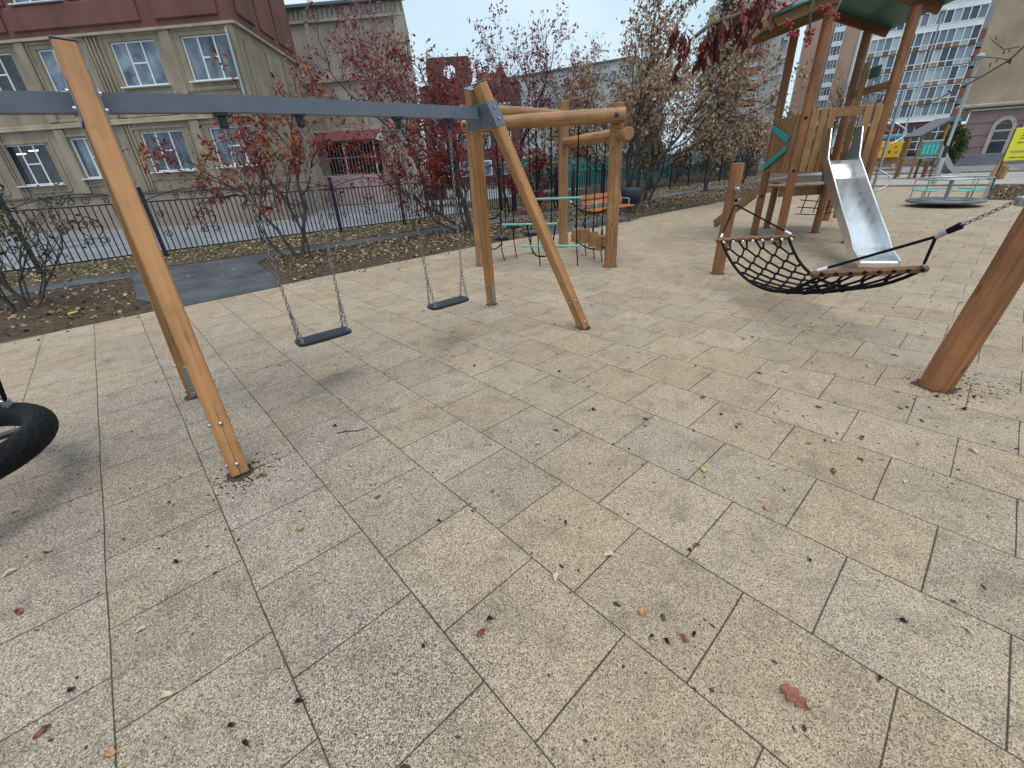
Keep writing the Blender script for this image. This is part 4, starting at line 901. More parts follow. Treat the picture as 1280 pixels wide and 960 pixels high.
# ------------------------------------------------------------------ far buildings
def far_building(name, label, ox, oy, k): return thing(name, label, 'building', (ox * k, oy * k, 0), R_(-71.4))
GLA = mat('pale_balcony_glass', (.13, .17, .21, 1), .12, c2=(.45, .52, .58, 1), scale=.55, detail=1, stretch=(1, 1, .6), lo=.42, hi=.58)
def cellmat(name, cols, cw, rough, metal=0):
    """each glazed bay its own colour"""
    m, t, b_ = newmat(name); b_.inputs['Roughness'].default_value = rough
    tcn = N(t, 'ShaderNodeTexCoord'); sp = N(t, 'ShaderNodeSeparateXYZ'); t.links.new(tcn.outputs['Object'], sp.inputs[0])
    d1 = N(t, 'ShaderNodeMath', operation='DIVIDE'); d1.inputs[1].default_value = cw; t.links.new(sp.outputs[0], d1.inputs[0]); f1 = N(t, 'ShaderNodeMath', operation='FLOOR'); t.links.new(d1.outputs[0], f1.inputs[0])
    d2 = N(t, 'ShaderNodeMath', operation='DIVIDE'); d2.inputs[1].default_value = 2.97; t.links.new(sp.outputs[2], d2.inputs[0]); f2 = N(t, 'ShaderNodeMath', operation='FLOOR'); t.links.new(d2.outputs[0], f2.inputs[0])
    cb = N(t, 'ShaderNodeCombineXYZ'); t.links.new(f1.outputs[0], cb.inputs[0]); t.links.new(f2.outputs[0], cb.inputs[1])
    wn = N(t, 'ShaderNodeTexWhiteNoise', noise_dimensions='2D'); t.links.new(cb.outputs[0], wn.inputs['Vector'])
    r = N(t, 'ShaderNodeValToRGB'); r.color_ramp.interpolation = 'CONSTANT'; el = r.color_ramp.elements
    for i, c in enumerate(cols):
        e = el[i] if i < 2 else el.new(i / len(cols))
        e.position = i / len(cols); e.color = c
    t.links.new(wn.outputs['Value'], r.inputs[0]); t.links.new(r.outputs[0], b_.inputs['Base Color'])
    return m
PARA = cellmat('balcony_infill_panels', [(.16, .085, .06, 1), (.30, .19, .12, 1), (.11, .07, .06, 1), (.42, .45, .48, 1), (.20, .10, .07, 1), (.36, .25, .16, 1)], 1.143, .6)
GLB = cellmat('mixed_balcony_glass', [(.10, .14, .18, 1), (.34, .42, .48, 1), (.06, .08, .11, 1), (.24, .31, .38, 1), (.16, .21, .27, 1), (.46, .52, .56, 1)], 1.143, .12)
WHITEB = mat('white_render', (.72, .76, .80, 1), .7, c2=(.80, .83, .86, 1), scale=.4)
# white tower with glazed balconies
bt = far_building('balcony_block', 'tall apartment block with stacked rows of white framed glazed balconies', 79.67, 7.07, 1.64)
MB().box((-8.5, 6, 17), (20, 10, 34)).build('wall', mat('block_wall', (.30, .31, .33, 1), .8), bt)
MB().box((-18.1, 1.0, 17), (1.8, 3.6, 34)).build('corner_pillar', WHITEB, bt)
zb0 = [6.2, 9.1, 12.1, 15.1, 18.0, 20.9, 23.9, 26.9]
for i, z in enumerate(zb0):
    white = i in (0, 5, 6, 7); x0, x1 = -17.1, -1.0
    b = MB().box(((x0 + x1) / 2, -.05, z + (.42 if white else .38)), (x1 - x0, 2.0, .84 if white else .76)).build('balcony', WHITEB if white else PARA, bt)
    MB().box(((x0 + x1) / 2, -.05, z - .06), (x1 - x0 + .2, 2.1, .13)).build('balcony_slab', DARKM if not white else WHITEB, b)
    zt = z + (.84 if white else .78); h = z + 2.86 - zt
    MB().box(((x0 + x1) / 2, 0, zt + h / 2), (x1 - x0 - .1, 1.84, h)).build('glazing', GLB, b)
    mb = MB()
    for k in range(15): mb.box((x0 + .05 + k * (x1 - x0 - .1) / 14, -1.03, (z + z + 2.86) / 2 if not white else zt + h / 2), (.16, .12, 2.8 if not white else h))
    for zz in (zt, zt + h - .04): mb.box(((x0 + x1) / 2, -1.04, zz), (x1 - x0, .10, .14))
    mb.build('mullions', WHITEB, b)
for i, z in enumerate((3.0, 6.1, 9.1, 12.1, 15.1, 18)):
    MB().box((.55, .35, z + 1.4), (2.8, 1.7, 1.5)).build('side_panel', mat('rust_panel', (.20, .07, .045, 1), .7, c2=(.28, .11, .065, 1), scale=.5), bt)
    MB().box((.55, .25, z + .1), (2.6, 1.5, 1.15)).build('side_window', GLASSB, bt)
MB().box((-9, -.3, 3.0), (16.5, 1.0, 5.2)).build('ground_floor_glazing', GLASSD, bt)
mb = MB()
for k in range(14): mb.box((-17 + k * 1.25, -.84, 3.2), (.12, .1, 4.6))
for z in (1.2, 2.6, 4.1): mb.box((-9, -.85, z), (16.5, .1, .12))
mb.build('ground_floor_frames', WHITEB, bt)
MB().box((-9, -.9, 5.6), (16.6, .2, .7)).build('shop_band', mat('maroon_band', (.10, .03, .035, 1), .6), bt)
MB().box((-11, -.95, 5.0), (4.5, .2, .45)).build('red_shop_board', mat('red_board', (.45, .03, .04, 1), .5), bt)
# pinkish block with a glazed bay column
PKW = mat('salmon_panel_wall', (.42, .27, .20, 1), .85, c2=(.50, .34, .26, 1), scale=.15, detail=5)
bp_ = far_building('salmon_block', 'salmon panel block with a white glazed bay column up its face', 100.4, 24.8, 1.6)
MB().box((-3.0, 7, 21), (16, 14, 42)).build('wall', PKW, bp_)
for k in range(9):
    z = 6 + k * 2.98
    b = MB().box((-3.4, -.3, z), (2.3, 1.6, 1.1), bev=.05).build('bay_parapet', WHITEB, bp_)
    MB().box((-3.4, -.25, z + 1.45), (2.15, 1.4, 1.85)).build('bay_window', GLASSB, b)
    mb = MB()
    for x in (-4.45, -3.75, -3.05, -2.35): mb.box((x, -.98, z + 1.45), (.12, .1, 1.85))
    mb.build('bay_mullions', WHITEB, b)
gp = far_building('grey_panel_block', 'pale grey panel block rising behind the conifer left of the tower', 100.4, 24.8, 1.45)
GPW = mat('pale_grey_panels', (.34, .35, .35, 1), .85, c2=(.42, .43, .42, 1), scale=.15, detail=5)
MB().box((-19, 7, 19), (14.5, 12, 38)).build('wall', GPW, gp)
for k in range(9):
    for x in (-23, -18.5, -14):
        wv = MB().box((x, .96, 3.4 + k * 3.0), (1.5, .1, 1.55)).build('window', FRAMEW, gp); MB().box((x, .90, 3.4 + k * 3.0), (1.28, .04, 1.35)).build('pane', GLASSB, wv)
# block with red balconies
br_ = far_building('red_balcony_block', 'grey panel block with brick red balcony parapets and white glazing', 89.51, 34.39, 1.3)
MB().box((-3, 6, 14.5), (18, 10, 33)).build('wall', GPW, br_)
REDB = mat('brick_red_parapet', (.30, .075, .05, 1), .75, c2=(.38, .11, .075, 1), scale=.4)
for k in range(9):
    z = 3.6 + k * 2.95
    for (x0, x1) in ((-7.4, -3.9), (-3.6, .2)):
        b = MB().box(((x0 + x1) / 2, .1, z), (x1 - x0, 1.7, 1.05)).build('balcony', REDB, br_)
        MB().box(((x0 + x1) / 2, .2, z + 1.2), (x1 - x0 - .1, 1.5, 1.3)).build('glazing', GLA, b)
        mb = MB(); n_ = 5
        for q in range(n_): mb.box((x0 + .1 + q * (x1 - x0 - .2) / (n_ - 1), -.58, z + 1.2), (.1, .1, 1.3))
        mb.box(((x0 + x1) / 2, -.58, z + 1.85), (x1 - x0, .1, .12)); mb.build('mullions', WHITEB, b)
    wv = MB().box((3.6, .97, z + 1.1), (1.6, .1, 1.5)).build('window', FRAMEW, br_); MB().box((3.6, .9, z + 1.1), (1.4, .04, 1.3)).build('pane', GLASSB, wv)
# long pale block behind the rowans
bm_ = far_building('long_pale_block', 'long low pale block with red balconies showing between the rowan and the brown leaved tree', 59.72, 47.33, 1.3)
PLW = mat('pale_blue_grey_panels', (.40, .42, .42, 1), .85, c2=(.48, .50, .50, 1), scale=.15, detail=5)
MB().box((-8, 6, 9.3), (34, 10, 18.6)).build('wall', PLW, bm_)
MB().box((-8, 5.9, 18.75), (34.3, 10.4, .3)).build('roof_edge', mat('dark_roof_edge', (.12, .13, .14, 1), .7), bm_)
for k in range(6):
    z = 2.1 + k * 2.9
    for x in (-22, -18.5, -15, -11.5, -8, -4.5, 1.5, 5, 8):
        wv = MB().box((x, .97, z), (1.5, .1, 1.5)).build('window', FRAMEW, bm_); MB().box((x, .9, z), (1.28, .04, 1.28)).build('pane', GLASSB, wv)
    if k:
        b = MB().box((-1.2, .1, z - .75), (3.2, 1.7, 1.0)).build('balcony', REDB, bm_); MB().box((-1.2, .2, z + .35), (3.1, 1.5, 1.2)).build('glazing', GLA, b)
# brick building with an arched gable opening
bk = thing('brick_building', 'dark brick building whose stepped parapet has a round opening, behind the rowan', 'building', FW * 60 + RT * (-5.62), HEAD + R_(5))
BRK = mat('dark_red_brick', (.085, .040, .038, 1), .9, c2=(.135, .066, .058, 1), scale=.6, detail=8)
V = []; F = []; n_ = 20; cx_, cz_, r_ = .35, 12.2, .72
ring = [(cx_ + r_ * math.cos(2 * math.pi * k / n_), cz_ + r_ * math.sin(2 * math.pi * k / n_)) for k in range(n_)]
outr = [(cx_ + 2.6 * max(-1, min(1, 1.5 * math.cos(2 * math.pi * k / n_))), cz_ + 1.35 * max(-1, min(1, 1.25 * math.sin(2 * math.pi * k / n_)))) for k in range(n_)]
mb = MB()
for k in range(n_):
    j = (k + 1) % n_
    mb.quad((ring[k][0], 0, ring[k][1]), (ring[j][0], 0, ring[j][1]), (outr[j][0], 0, outr[j][1]), (outr[k][0], 0, outr[k][1])); mb.quad((outr[k][0], .6, outr[k][1]), (outr[j][0], .6, outr[j][1]), (ring[j][0], .6, ring[j][1]), (ring[k][0], .6, ring[k][1]))
    mb.quad((ring[j][0], 0, ring[j][1]), (ring[k][0], 0, ring[k][1]), (ring[k][0], .6, ring[k][1]), (ring[j][0], .6, ring[j][1])); mb.quad((outr[k][0], 0, outr[k][1]), (outr[j][0], 0, outr[j][1]), (outr[j][0], .6, outr[j][1]), (outr[k][0], .6, outr[k][1]))
mb.build('arched_gable', BRK, bk)
MB().box((2.6, 5, 5.42), (12, 10, 10.84)).build('wall', BRK, bk)
MB().box((5.0, .4, 11.3), (3.0, .8, 1.0)).build('parapet', mat('orange_brick', (.26, .10, .06, 1), .9), bk)
MB().slab([(5.2, 1.4, 11.2), (7.4, 1.4, 11.2), (6.3, 1.4, 13.0)], (0, 1, 0), 2).build('dormer', BRK, bk)
for x in (-1.5, 1.2, 4, 6.6):
    for z in (2, 5, 8): wv = MB().box((x, -.02, z), (1.3, .1, 1.7)).build('window', FRAMEW, bk); MB().box((x, -.08, z), (1.1, .04, 1.5)).build('pane', GLASSB, wv)
# corner house on the right with an arched window
rh = thing('corner_house', 'weathered beige house with a mauve ground floor and a tall arched window', 'building', (39.35 * 1.41, 1.3 * 1.41, 0), R_(-61.4))
OCH = mat('stained_ochre_plaster', (.27, .205, .13, 1), .9, c2=(.40, .325, .235, 1), scale=.45, bump=.3, bscale=10, detail=9)
MAU = mat('mauve_plaster', (.20, .135, .125, 1), .9, c2=(.255, .178, .165, 1), scale=.6, detail=7)
MB().prism([(-3.3, 0), (16, 0), (16, 10), (3.5, 10)], 4.1, 15).build('upper_wall', OCH, rh)
wm = MB(); wall_open(wm, -2.4, 16, 0, 4.15, [(-.62, .72, .15, 2.9)], y=.05, dep=.3); wm.quad((4, 10, 0), (-2.4, .05, 0), (-2.4, .05, 4.15), (4, 10, 4.15)); wm.build('ground_floor_wall', MAU, rh)
MB().box((6.4, 0, 4.28), (19.6, .5, .24), bev=.05).build('cornice', GREYL, rh); MB().box((6.7, .0, 3.98), (18.5, .3, .12), bev=.03).build('cornice_moulding', GREYL, rh)
for z in (1.35, 2.2, 3.05): MB().box((6.8, .045, z), (18.3, .03, .05)).build('rusticated_joint', mat('dark_joint', (.13, .085, .08, 1), .9), rh)  # dark mauve brown strips along the joint lines
MB().box((6.6, -.06, .42), (18.6, .22, .85), bev=.03).build('base_course', mat('grey_base', (.13, .13, .145, 1), .8, c2=(.19, .19, .20, 1), scale=.5), rh)
mb = MB(); A = []
P_ = [(-.72, 0.5)] + [(-.72 + 0, 2.6)] + [(.05 - .77 * math.cos(t), 2.6 + .85 * math.sin(t)) for t in [k * math.pi / 12 for k in range(1, 12)]] + [(.82, 2.6), (.82, .5)]
for (x0, z0), (x1, z1) in zip(P_[:-1], P_[1:]):
    def inn(x, z): return (.05 + (x - .05) * .66, 2.6 + (z - 2.6) * .68 if z > 2.6 else z)
    i0, i1 = inn(x0, z0), inn(x1, z1); mb.slab([(x0, -.06, z0), (x1, -.06, z1), (i1[0], -.06, i1[1]), (i0[0], -.06, i0[1])], (0, 1, 0), .14)
aw = mb.build('arched_window', GREYL, rh)
MB().box((.05, .02, 1.75), (1.05, .04, 2.3)).build('pane', GLASSD, aw)
MB().box((.05, .012, 2.45), (1.05, .09, .14)).box((.05, .012, 1.75), (1.05, .08, .08)).build('transom', GREYL, aw)
for x in (4.5, 9): wv = MB().box((x, .02, 7.4), (1.4, .1, 2.0)).build('window', FRAMEW, rh); MB().box((x, -.04, 7.4), (1.15, .04, 1.75)).build('pane', GLASSD, wv)
ac = MB().box((1.62, -.26, 2.62), (.92, .42, .62), bev=.04).build('air_conditioner', WHITEP, rh)
MB().tube([(1.5 + .22 * math.cos(a), -.475, 2.62 + .22 * math.sin(a)) for a in [k * math.pi / 10 for k in range(20)]], .02, 5, closed=True).lathe([(0, 0)], 3).build('fan_ring', DARKM, ac)
MB().cyl((1.5, -.468, 2.62), (1.5, -.474, 2.62), .2, 18).build('fan_grille', mat('fan_dark', (.04, .04, .045, 1), .6), ac)

# teal sheeting fence far behind
tf = thing('teal_site_fence', 'teal green sheet fence with timber posts beyond the lawn', 'fence', (23.5, 25, 0))
TEAL = mat('teal_sheet', (.012, .13, .135, 1), .6, c2=(.03, .20, .19, 1), scale=.5, detail=5, stretch=(1, 1, .3))
for i in range(10):
    x = i * 4.4; MB().add([(x + 4.4 * k / 40, .03 * (k % 2), z) for z in (.1, 2.3) for k in range(41)], [(k, k + 1, k + 42, k + 41) for k in range(40)]).build('sheet_panel', TEAL, tf)
    MB().box((x, -.09, 1.25), (.10, .10, 2.5)).build('fence_post', DARKM, tf)

# ------------------------------------------------------------------ trees and plants
BARK = mat('grey_brown_bark', (.045, .036, .030, 1), .95, c2=(.12, .10, .085, 1), scale=6, bump=.6, bscale=30, detail=6, stretch=(1, 1, .4))
BARKD = mat('dark_twig_bark', (.030, .022, .022, 1), .9, c2=(.07, .05, .05, 1), scale=8)
def leafmat(name, c, tr=.25):
    if name in MATS: return MATS[name]
    m, t, b = newmat(name); b.inputs['Base Color'].default_value = c; b.inputs['Roughness'].default_value = .6
    b.inputs['Specular IOR Level'].default_value = .3
    if tr:
        ts = N(t, 'ShaderNodeBsdfTranslucent'); ts.inputs[0].default_value = c; mxs = N(t, 'ShaderNodeMixShader'); mxs.inputs[0].default_value = tr
        t.links.new(b.outputs[0], mxs.inputs[1]); t.links.new(ts.outputs[0], mxs.inputs[2]); t.links.new(mxs.outputs[0], t.nodes['Material Output'].inputs[0])
    MATS[name] = m
    return m
L_RED = [leafmat('leaf_crimson', (.30, .034, .040, 1), .4), leafmat('leaf_wine', (.12, .018, .028, 1), .35), leafmat('leaf_rust', (.32, .09, .035, 1), .35), leafmat('leaf_ochre', (.30, .15, .045, 1))]
L_PINK = [leafmat('leaf_dull_rose', (.34, .11, .125, 1), .4), leafmat('leaf_wine', (.085, .014, .022, 1)), leafmat('leaf_mauve', (.40, .24, .235, 1), .4)]
L_BROWN = [leafmat('leaf_tan', (.42, .285, .18, 1), .4), leafmat('leaf_brown', (.28, .17, .11, 1), .4), leafmat('leaf_umber', (.12, .072, .062, 1)), leafmat('leaf_straw', (.50, .40, .29, 1), .35)]
L_GREEN = [leafmat('leaf_dark_green', (.030, .058, .020, 1)), leafmat('leaf_olive', (.075, .085, .025, 1)), leafmat('leaf_yellow_green', (.14, .14, .04, 1))]
L_CON = [leafmat('needle_dark', (.045, .085, .052, 1), .3), leafmat('needle_mid', (.085, .13, .075, 1), .3), leafmat('needle_brown', (.14, .10, .06, 1), .2)]
BERRY = mat('red_berry', (.22, .006, .014, 1), .35, c2=(.30, .012, .02, 1), scale=30)
def leaf_mesh(name, P, D, size, mats, weights, parent, rng, asp=.42, off=None, fold=.35, label=None, kind=None, sizevar=.35):
    """one folded two-face blade per point, pointing along D"""
    n = len(P); P = np.asarray(P, float); D = np.asarray(D, float)
    if off is not None: P = P - np.asarray(off)[None]
    D = D / (np.linalg.norm(D, axis=1, keepdims=True) + 1e-9)
    Rn = rng.normal(size=(n, 3)); U = Rn - D * (Rn * D).sum(1, keepdims=True); U /= np.linalg.norm(U, axis=1, keepdims=True) + 1e-9
    W_ = np.cross(D, U); L = size * (1 + sizevar * rng.uniform(-1, 1, n))[:, None]; wd = L * asp * .5
    a = P; tip = P + D * L + W_ * L * .12; m1 = P + D * L * .5 + U * wd + W_ * wd * fold * 2; m2 = P + D * L * .5 - U * wd + W_ * wd * fold * 2
    V = np.stack([a, m1, tip, m2], 1).reshape(-1, 3)
    idx = np.arange(n) * 4; F = np.stack([idx, idx + 1, idx + 2, idx, idx + 2, idx + 3], 1).reshape(-1)
    me = bpy.data.meshes.new(name); me.vertices.add(len(V)); me.vertices.foreach_set('co', V.ravel())
    me.loops.add(len(F)); me.loops.foreach_set('vertex_index', F.astype(np.int32)); me.polygons.add(n * 2)
    me.polygons.foreach_set('loop_start', np.arange(n * 2, dtype=np.int32) * 3); me.polygons.foreach_set('loop_total', np.full(n * 2, 3, np.int32))
    mi = np.repeat(rng.choice(len(mats), n, p=np.array(weights) / sum(weights)), 2).astype(np.int32); me.polygons.foreach_set('material_index', mi)
    for m in mats: me.materials.append(m)
    me.update(calc_edges=True); me.validate()
    o = bpy.data.objects.new(name, me); COL.objects.link(o)
    if parent: o.parent = parent
    if label: o['label'] = label
    if kind: o['kind'] = kind
    return o
def grow(mb_t, mb_b, rng, p, d, L, r, lev, maxlev, tips, up=.12, wander=.18, kids=(3, 5), ang=.75, shrink=.62, droop=0, start=.3):
    n = max(3, min(9, int(L / (.22 if lev < 2 else .12)))); P = [np.array(p, float)]; d = np.array(d, float); d /= np.linalg.norm(d); dirs = [d]
    for i in range(n):
        d = d + rng.normal(size=3) * wander + np.array([0, 0, up - droop * (i / n)]); d /= np.linalg.norm(d); P.append(P[-1] + d * L / n); dirs.append(d)
    r1 = r * (.5 if lev < maxlev else .35); rr = [r + (r1 - r) * k / n for k in range(n + 1)]
    (mb_t if lev == 0 else mb_b).tube([Vector(q) for q in P], rr, 8 if lev == 0 else (5 if lev == 1 else 3), caps=False)
    if lev >= maxlev - 1:
        for k in range(1, n + 1):
            if lev == maxlev or k > n * .5: tips.append((P[k], dirs[k]))
    if lev < maxlev:
        nk = rng.integers(kids[0], kids[1] + 1)
        for j in range(nk):
            t = start + (1 - start) * (j + rng.uniform(.2, 1)) / nk; t = min(t, 1); i = min(n, int(t * n)); q = P[i]; dd = dirs[i]
            a = rng.normal(size=3); a -= dd * a.dot(dd); a /= np.linalg.norm(a) + 1e-9
            th = ang * rng.uniform(.6, 1.25); nd = dd * math.cos(th) + a * math.sin(th)
            grow(mb_t, mb_b, rng, q, nd, L * shrink * rng.uniform(.75, 1.2), max(.003, rr[i] * .62), lev + 1, maxlev, tips, up, wander, kids, ang, shrink, droop, .25)
        if lev > 0 or True: grow(mb_t, mb_b, rng, P[-1], dirs[-1], L * shrink * .8, max(.003, rr[-1] * .9), lev + 1, maxlev, tips, up, wander, kids, ang, shrink, droop, .25)
def tree(name, label, cat, base, stems, maxlev, seed, leaves=None, group=None, bark=BARK, berries=0, **kw):
    """stems: (direction, length, radius, offset)"""
    rng = np.random.default_rng(seed); t = thing(name, label, cat, base, 0, group); tips = []
    mt, mbr = MB(), MB()
    for (d, L, r, of) in stems: grow(mt, mbr, rng, (of[0], of[1], -.05), d, L, r, 0, maxlev, tips, **kw)
    mt.build('trunk', bark, t)
    if mbr.v: mbr.build('branches', bark if maxlev < 3 else BARKD, t)
    if leaves:
        mats, wts, size, per, spread, asp, drop = leaves
        P = []; D = []
        for (q, d) in tips:
            k = rng.poisson(per * 2.1) if rng.uniform() < .48 else 0
            if k: 
                pp = q + rng.normal(size=(k, 3)) * spread; dd = rng.normal(size=(k, 3)) * .7 + d * .5 + np.array([0, 0, -drop]); P.append(pp); D.append(dd)
        if P: leaf_mesh('crown', np.concatenate(P), np.concatenate(D), size, mats, wts, t, rng, asp)
    if berries and tips:
        mb = MB(); sel = rng.choice(len(tips), min(berries, len(tips)), replace=False)
        for i in sel:
            q = tips[i][0] + np.array([0, 0, -.04])
            for k in range(7): c = q + rng.normal(size=3) * .028; mb.ball(c, .013, 5, 3)
        mb.build('berries', BERRY, t, kind='stuff')
    return t, tips
# young rowan by the asphalt branch
tree('rowan_tree', 'young rowan with thin red and orange leaves beside the asphalt branch path', 'tree', (3.3, 11.4, 0),
     [((-.36, .22, 1), 2.2, .045, (-.05, .02)), ((-.02, -.05, 1), 2.6, .05, (.08, 0)), ((.22, -.22, 1), 2.1, .035, (.2, -.1)), ((-.66, .54, 1), 2.1, .03, (-.25, .1))], 3, 11,
     (L_RED, (5, 3, 3, 2.6), .11, 1.35, .055, .42, .5), berries=70, up=.06, ang=.72, shrink=.55, start=.5)
tree('rowan_tree', 'bushy rowan with dense dark red leaves in front of the school wing', 'tree', (8.35, 11.15, 0),
     [((-.55, .42, 1), 2.4, .05, (-.1, .1)), ((-.12, .1, 1), 2.9, .06, (0, 0)), ((.22, -.15, 1), 2.6, .05, (.15, -.08)), ((-.9, .75, .75), 2.1, .04, (-.15, .2)), ((.1, .3, 1), 2.2, .04, (.05, .15))], 3, 23,
     (L_RED, (5, 5, 2.2, .8), .115, 2.0, .06, .42, .5), berries=140, up=.03, ang=.78, shrink=.62)
# slender rowans against the sky
RB = 'slender nearly bare rowans'
for (x, y, h, sd, lab, per) in ((11.0, 16.9, 5.0, 31, 'tall slender rowan with few rose leaves, tallest behind the bushy rowan', 1.5), (13.2, 14.3, 4.2, 37, 'slender rowan with sparse mauve leaves behind the log frame', 1.1), (15.2, 13.4, 3.7, 41, 'thin rowan with wiry twigs left of the brown leaved tree', .8)):
    tree('rowan_tree', lab, 'tree', (x, y, 0), [((-.08, .06, 1), h, .06, (0, 0)), ((.2, -.22, 1), h * .9, .05, (.1, -.1)), ((-.25, .2, 1), h * .85, .045, (-.1, .1))], 3, sd, (L_PINK, (4, 3, 2), .13, per, .06, .42, .4), group=RB, bark=BARKD, berries=0, up=.09, ang=.6, shrink=.58, start=.4)
tree('rowan_tree', 'low dark red rowan between the log frame posts by the fence', 'tree', (13.2, 12.9, 0), [((0, 0, 1), 1.3, .045, (0, 0)), ((-.35, .25, 1), 1.2, .035, (-.1, 0)), ((.3, -.2, 1), 1.3, .035, (.1, 0))], 3, 43, (L_RED, (4, 5, 2, 1), .12, 1.8, .06, .42, .4), up=.06, ang=.75, shrink=.62)
# brown leaved maples
tree('maple_tree', 'big maple covered in curled brown leaves right of the log frame', 'tree', (15.6, 9.95, 0),
     [((-.06, .0, 1), 4.2, .085, (0, 0)), ((.22, -.16, 1), 3.8, .07, (.12, -.05)), ((-.38, .33, 1), 3.7, .065, (-.1, .1)), ((.05, .3, 1), 3.0, .05, (0, .1)), ((-.16, .1, 1), 3.2, .05, (-.05, .0))], 3, 52,
     (L_BROWN, (4, 3.4, 2.2, 3.4), .12, 3.5, .12, .55, .9), up=.06, ang=.68, shrink=.62, start=.34)
tree('maple_tree', 'second maple with brown drooping leaves nearer the conifer', 'tree', (19.2, 11.5, 0),
     [((.0, .0, 1), 4.0, .085, (0, 0)), ((.25, -.2, 1), 3.6, .07, (.12, -.05)), ((-.2, .15, 1), 3.6, .06, (-.1, .1))], 3, 57,
     (L_BROWN, (4, 3.4, 2.2, 3), .135, 1.6, .12, .55, .9), up=.06, ang=.68, shrink=.62, start=.32)
# conifer: whorled boughs with needle sprays
def conifer(label, base, h, r0, seed):
    rng = np.random.default_rng(seed); t = thing('pine_tree', label, 'tree', base); mt, mbr = MB(), MB(); P = []; D = []
    mt.tube([(.03 * math.sin(z), .03 * math.cos(z * 1.3), z) for z in np.linspace(-.05, h, 12)], list(np.linspace(.13, .02, 12)), 8, caps=False)
    z = 2.0
    while z < h - .2:
        nb = rng.integers(4, 7); L0 = r0 * (1 - (z / h) ** 1.6) * rng.uniform(.75, 1.1) + .25
        for k in range(nb):
            a = rng.uniform(0, 6.28); L = L0 * rng.uniform(.6, 1.1); q = [np.array([0, 0, z])]; d = np.array([math.cos(a), math.sin(a), rng.uniform(-.05, .35)])
            for s in range(6): d = d + rng.normal(size=3) * .1 + np.array([0, 0, -.03 + .03 * s]); q.append(q[-1] + d / np.linalg.norm(d) * L / 6)
            mbr.tube([Vector(v) for v in q], [.022, .02, .016, .012, .010, .007, .004], 4, caps=False)
            for s in range(1, 7):
                n = 17; c = q[s] + rng.normal(size=(n, 3)) * (.15, .15, .09); P.append(c); D.append((c - q[s]) * 3 + d * .6 + np.array([0, 0, .25]))
        z += rng.uniform(.28, .42)
    mt.build('trunk', BARK, t); mbr.build('branches', BARK, t); leaf_mesh('crown', np.concatenate(P), np.concatenate(D), .24, L_CON, (5, 4, 1), t, rng, .16)
    return t
conifer('dark green pine with an open crown between the maples and the tower', (25.6, 11.6, 0), 8.6, 1.6, 61)
conifer('smaller pine behind the fence left of the tall pine', (25.5, 15.9, 0), 6.8, 1.5, 62)
# bare and distant trees
BR = 'bare trees behind the play tower'
for (x, y, h, sd, lab) in ((30, 7.0, 2.6, 71, 'bare grey twiggy tree seen between the tower posts'), (33, 12.5, 2.5, 73, 'bare tree with a few rusty leaves beyond the fence right of the pine')):
    tree('bare_tree', lab, 'tree', (x, y, 0), [((0, 0, 1), h, .08, (0, 0)), ((.25, -.2, 1), h * .9, .06, (.1, 0)), ((-.2, .2, 1), h * .9, .06, (-.1, 0))], 4, sd, (L_BROWN, (3, 2, 3, 1), .15, .12 if sd == 71 else .35, .06, .5, .4), group=BR, bark=BARKD, up=.05, ang=.62, shrink=.66)
tree('bare_tree', 'bare tree in front of the weathered corner house at the right edge', 'tree', (37.5, -2.6, 0), [((0, 0, 1), 3.0, .09, (0, 0)), ((-.2, .2, 1), 2.3, .07, (0, 0))], 4, 77, (L_RED, (1, 3, 3, 2), .13, .02, .06, .5, .4), bark=BARKD, up=.05, ang=.62, shrink=.66)
for i, (x, y, sd, lab) in enumerate(((30, 17.5, 81, 'bronze leaved tree behind the fence, left one of two'), (38, 17.2, 83, 'bronze leaved tree behind the fence, right one of two nearest the tower'))):
    tree('maple_tree', lab, 'tree', (x, y, 0), [((0, 0, 1), 2.2, .09, (0, 0)), ((.25, -.2, 1), 2.0, .06, (.1, 0)), ((-.2, .2, 1), 2.0, .06, (-.1, 0))], 3, sd, (L_BROWN, (2, 3, 4, .5), .22, 1.8, .10, .6, .7), up=.05, ang=.7, shrink=.64)
# hedge bush by the lamp
rng = np.random.default_rng(90)
hb = thing('evergreen_bush', 'round dark evergreen bush against the corner house', 'bush', (47.5, 3.9, 0)); hb.scale = (.62, .62, .85)
mt = MB(); 
for k in range(7): a = k * .9; mt.tube([(0, 0, 0), (.35 * math.cos(a), .35 * math.sin(a), .9), (.7 * math.cos(a), .7 * math.sin(a), 1.9)], [.05, .03, .01], 5)
mt.build('stems', BARK, hb)
n = 5000; dv = rng.normal(size=(n, 3)); dv /= np.linalg.norm(dv, axis=1, keepdims=True); rad = (1 + .25 * np.sin(dv[:, 0] * 7) * np.cos(dv[:, 2] * 6 + dv[:, 1] * 5)) * rng.uniform(.55, 1.05, n)
leaf_mesh('foliage', dv * rad[:, None] * np.array([1.35, 1.35, 1.5]) + np.array([0, 0, 1.75]), dv + rng.normal(size=(n, 3)) * .6, .22, L_GREEN, (5, 3, 1), hb, rng, .5)
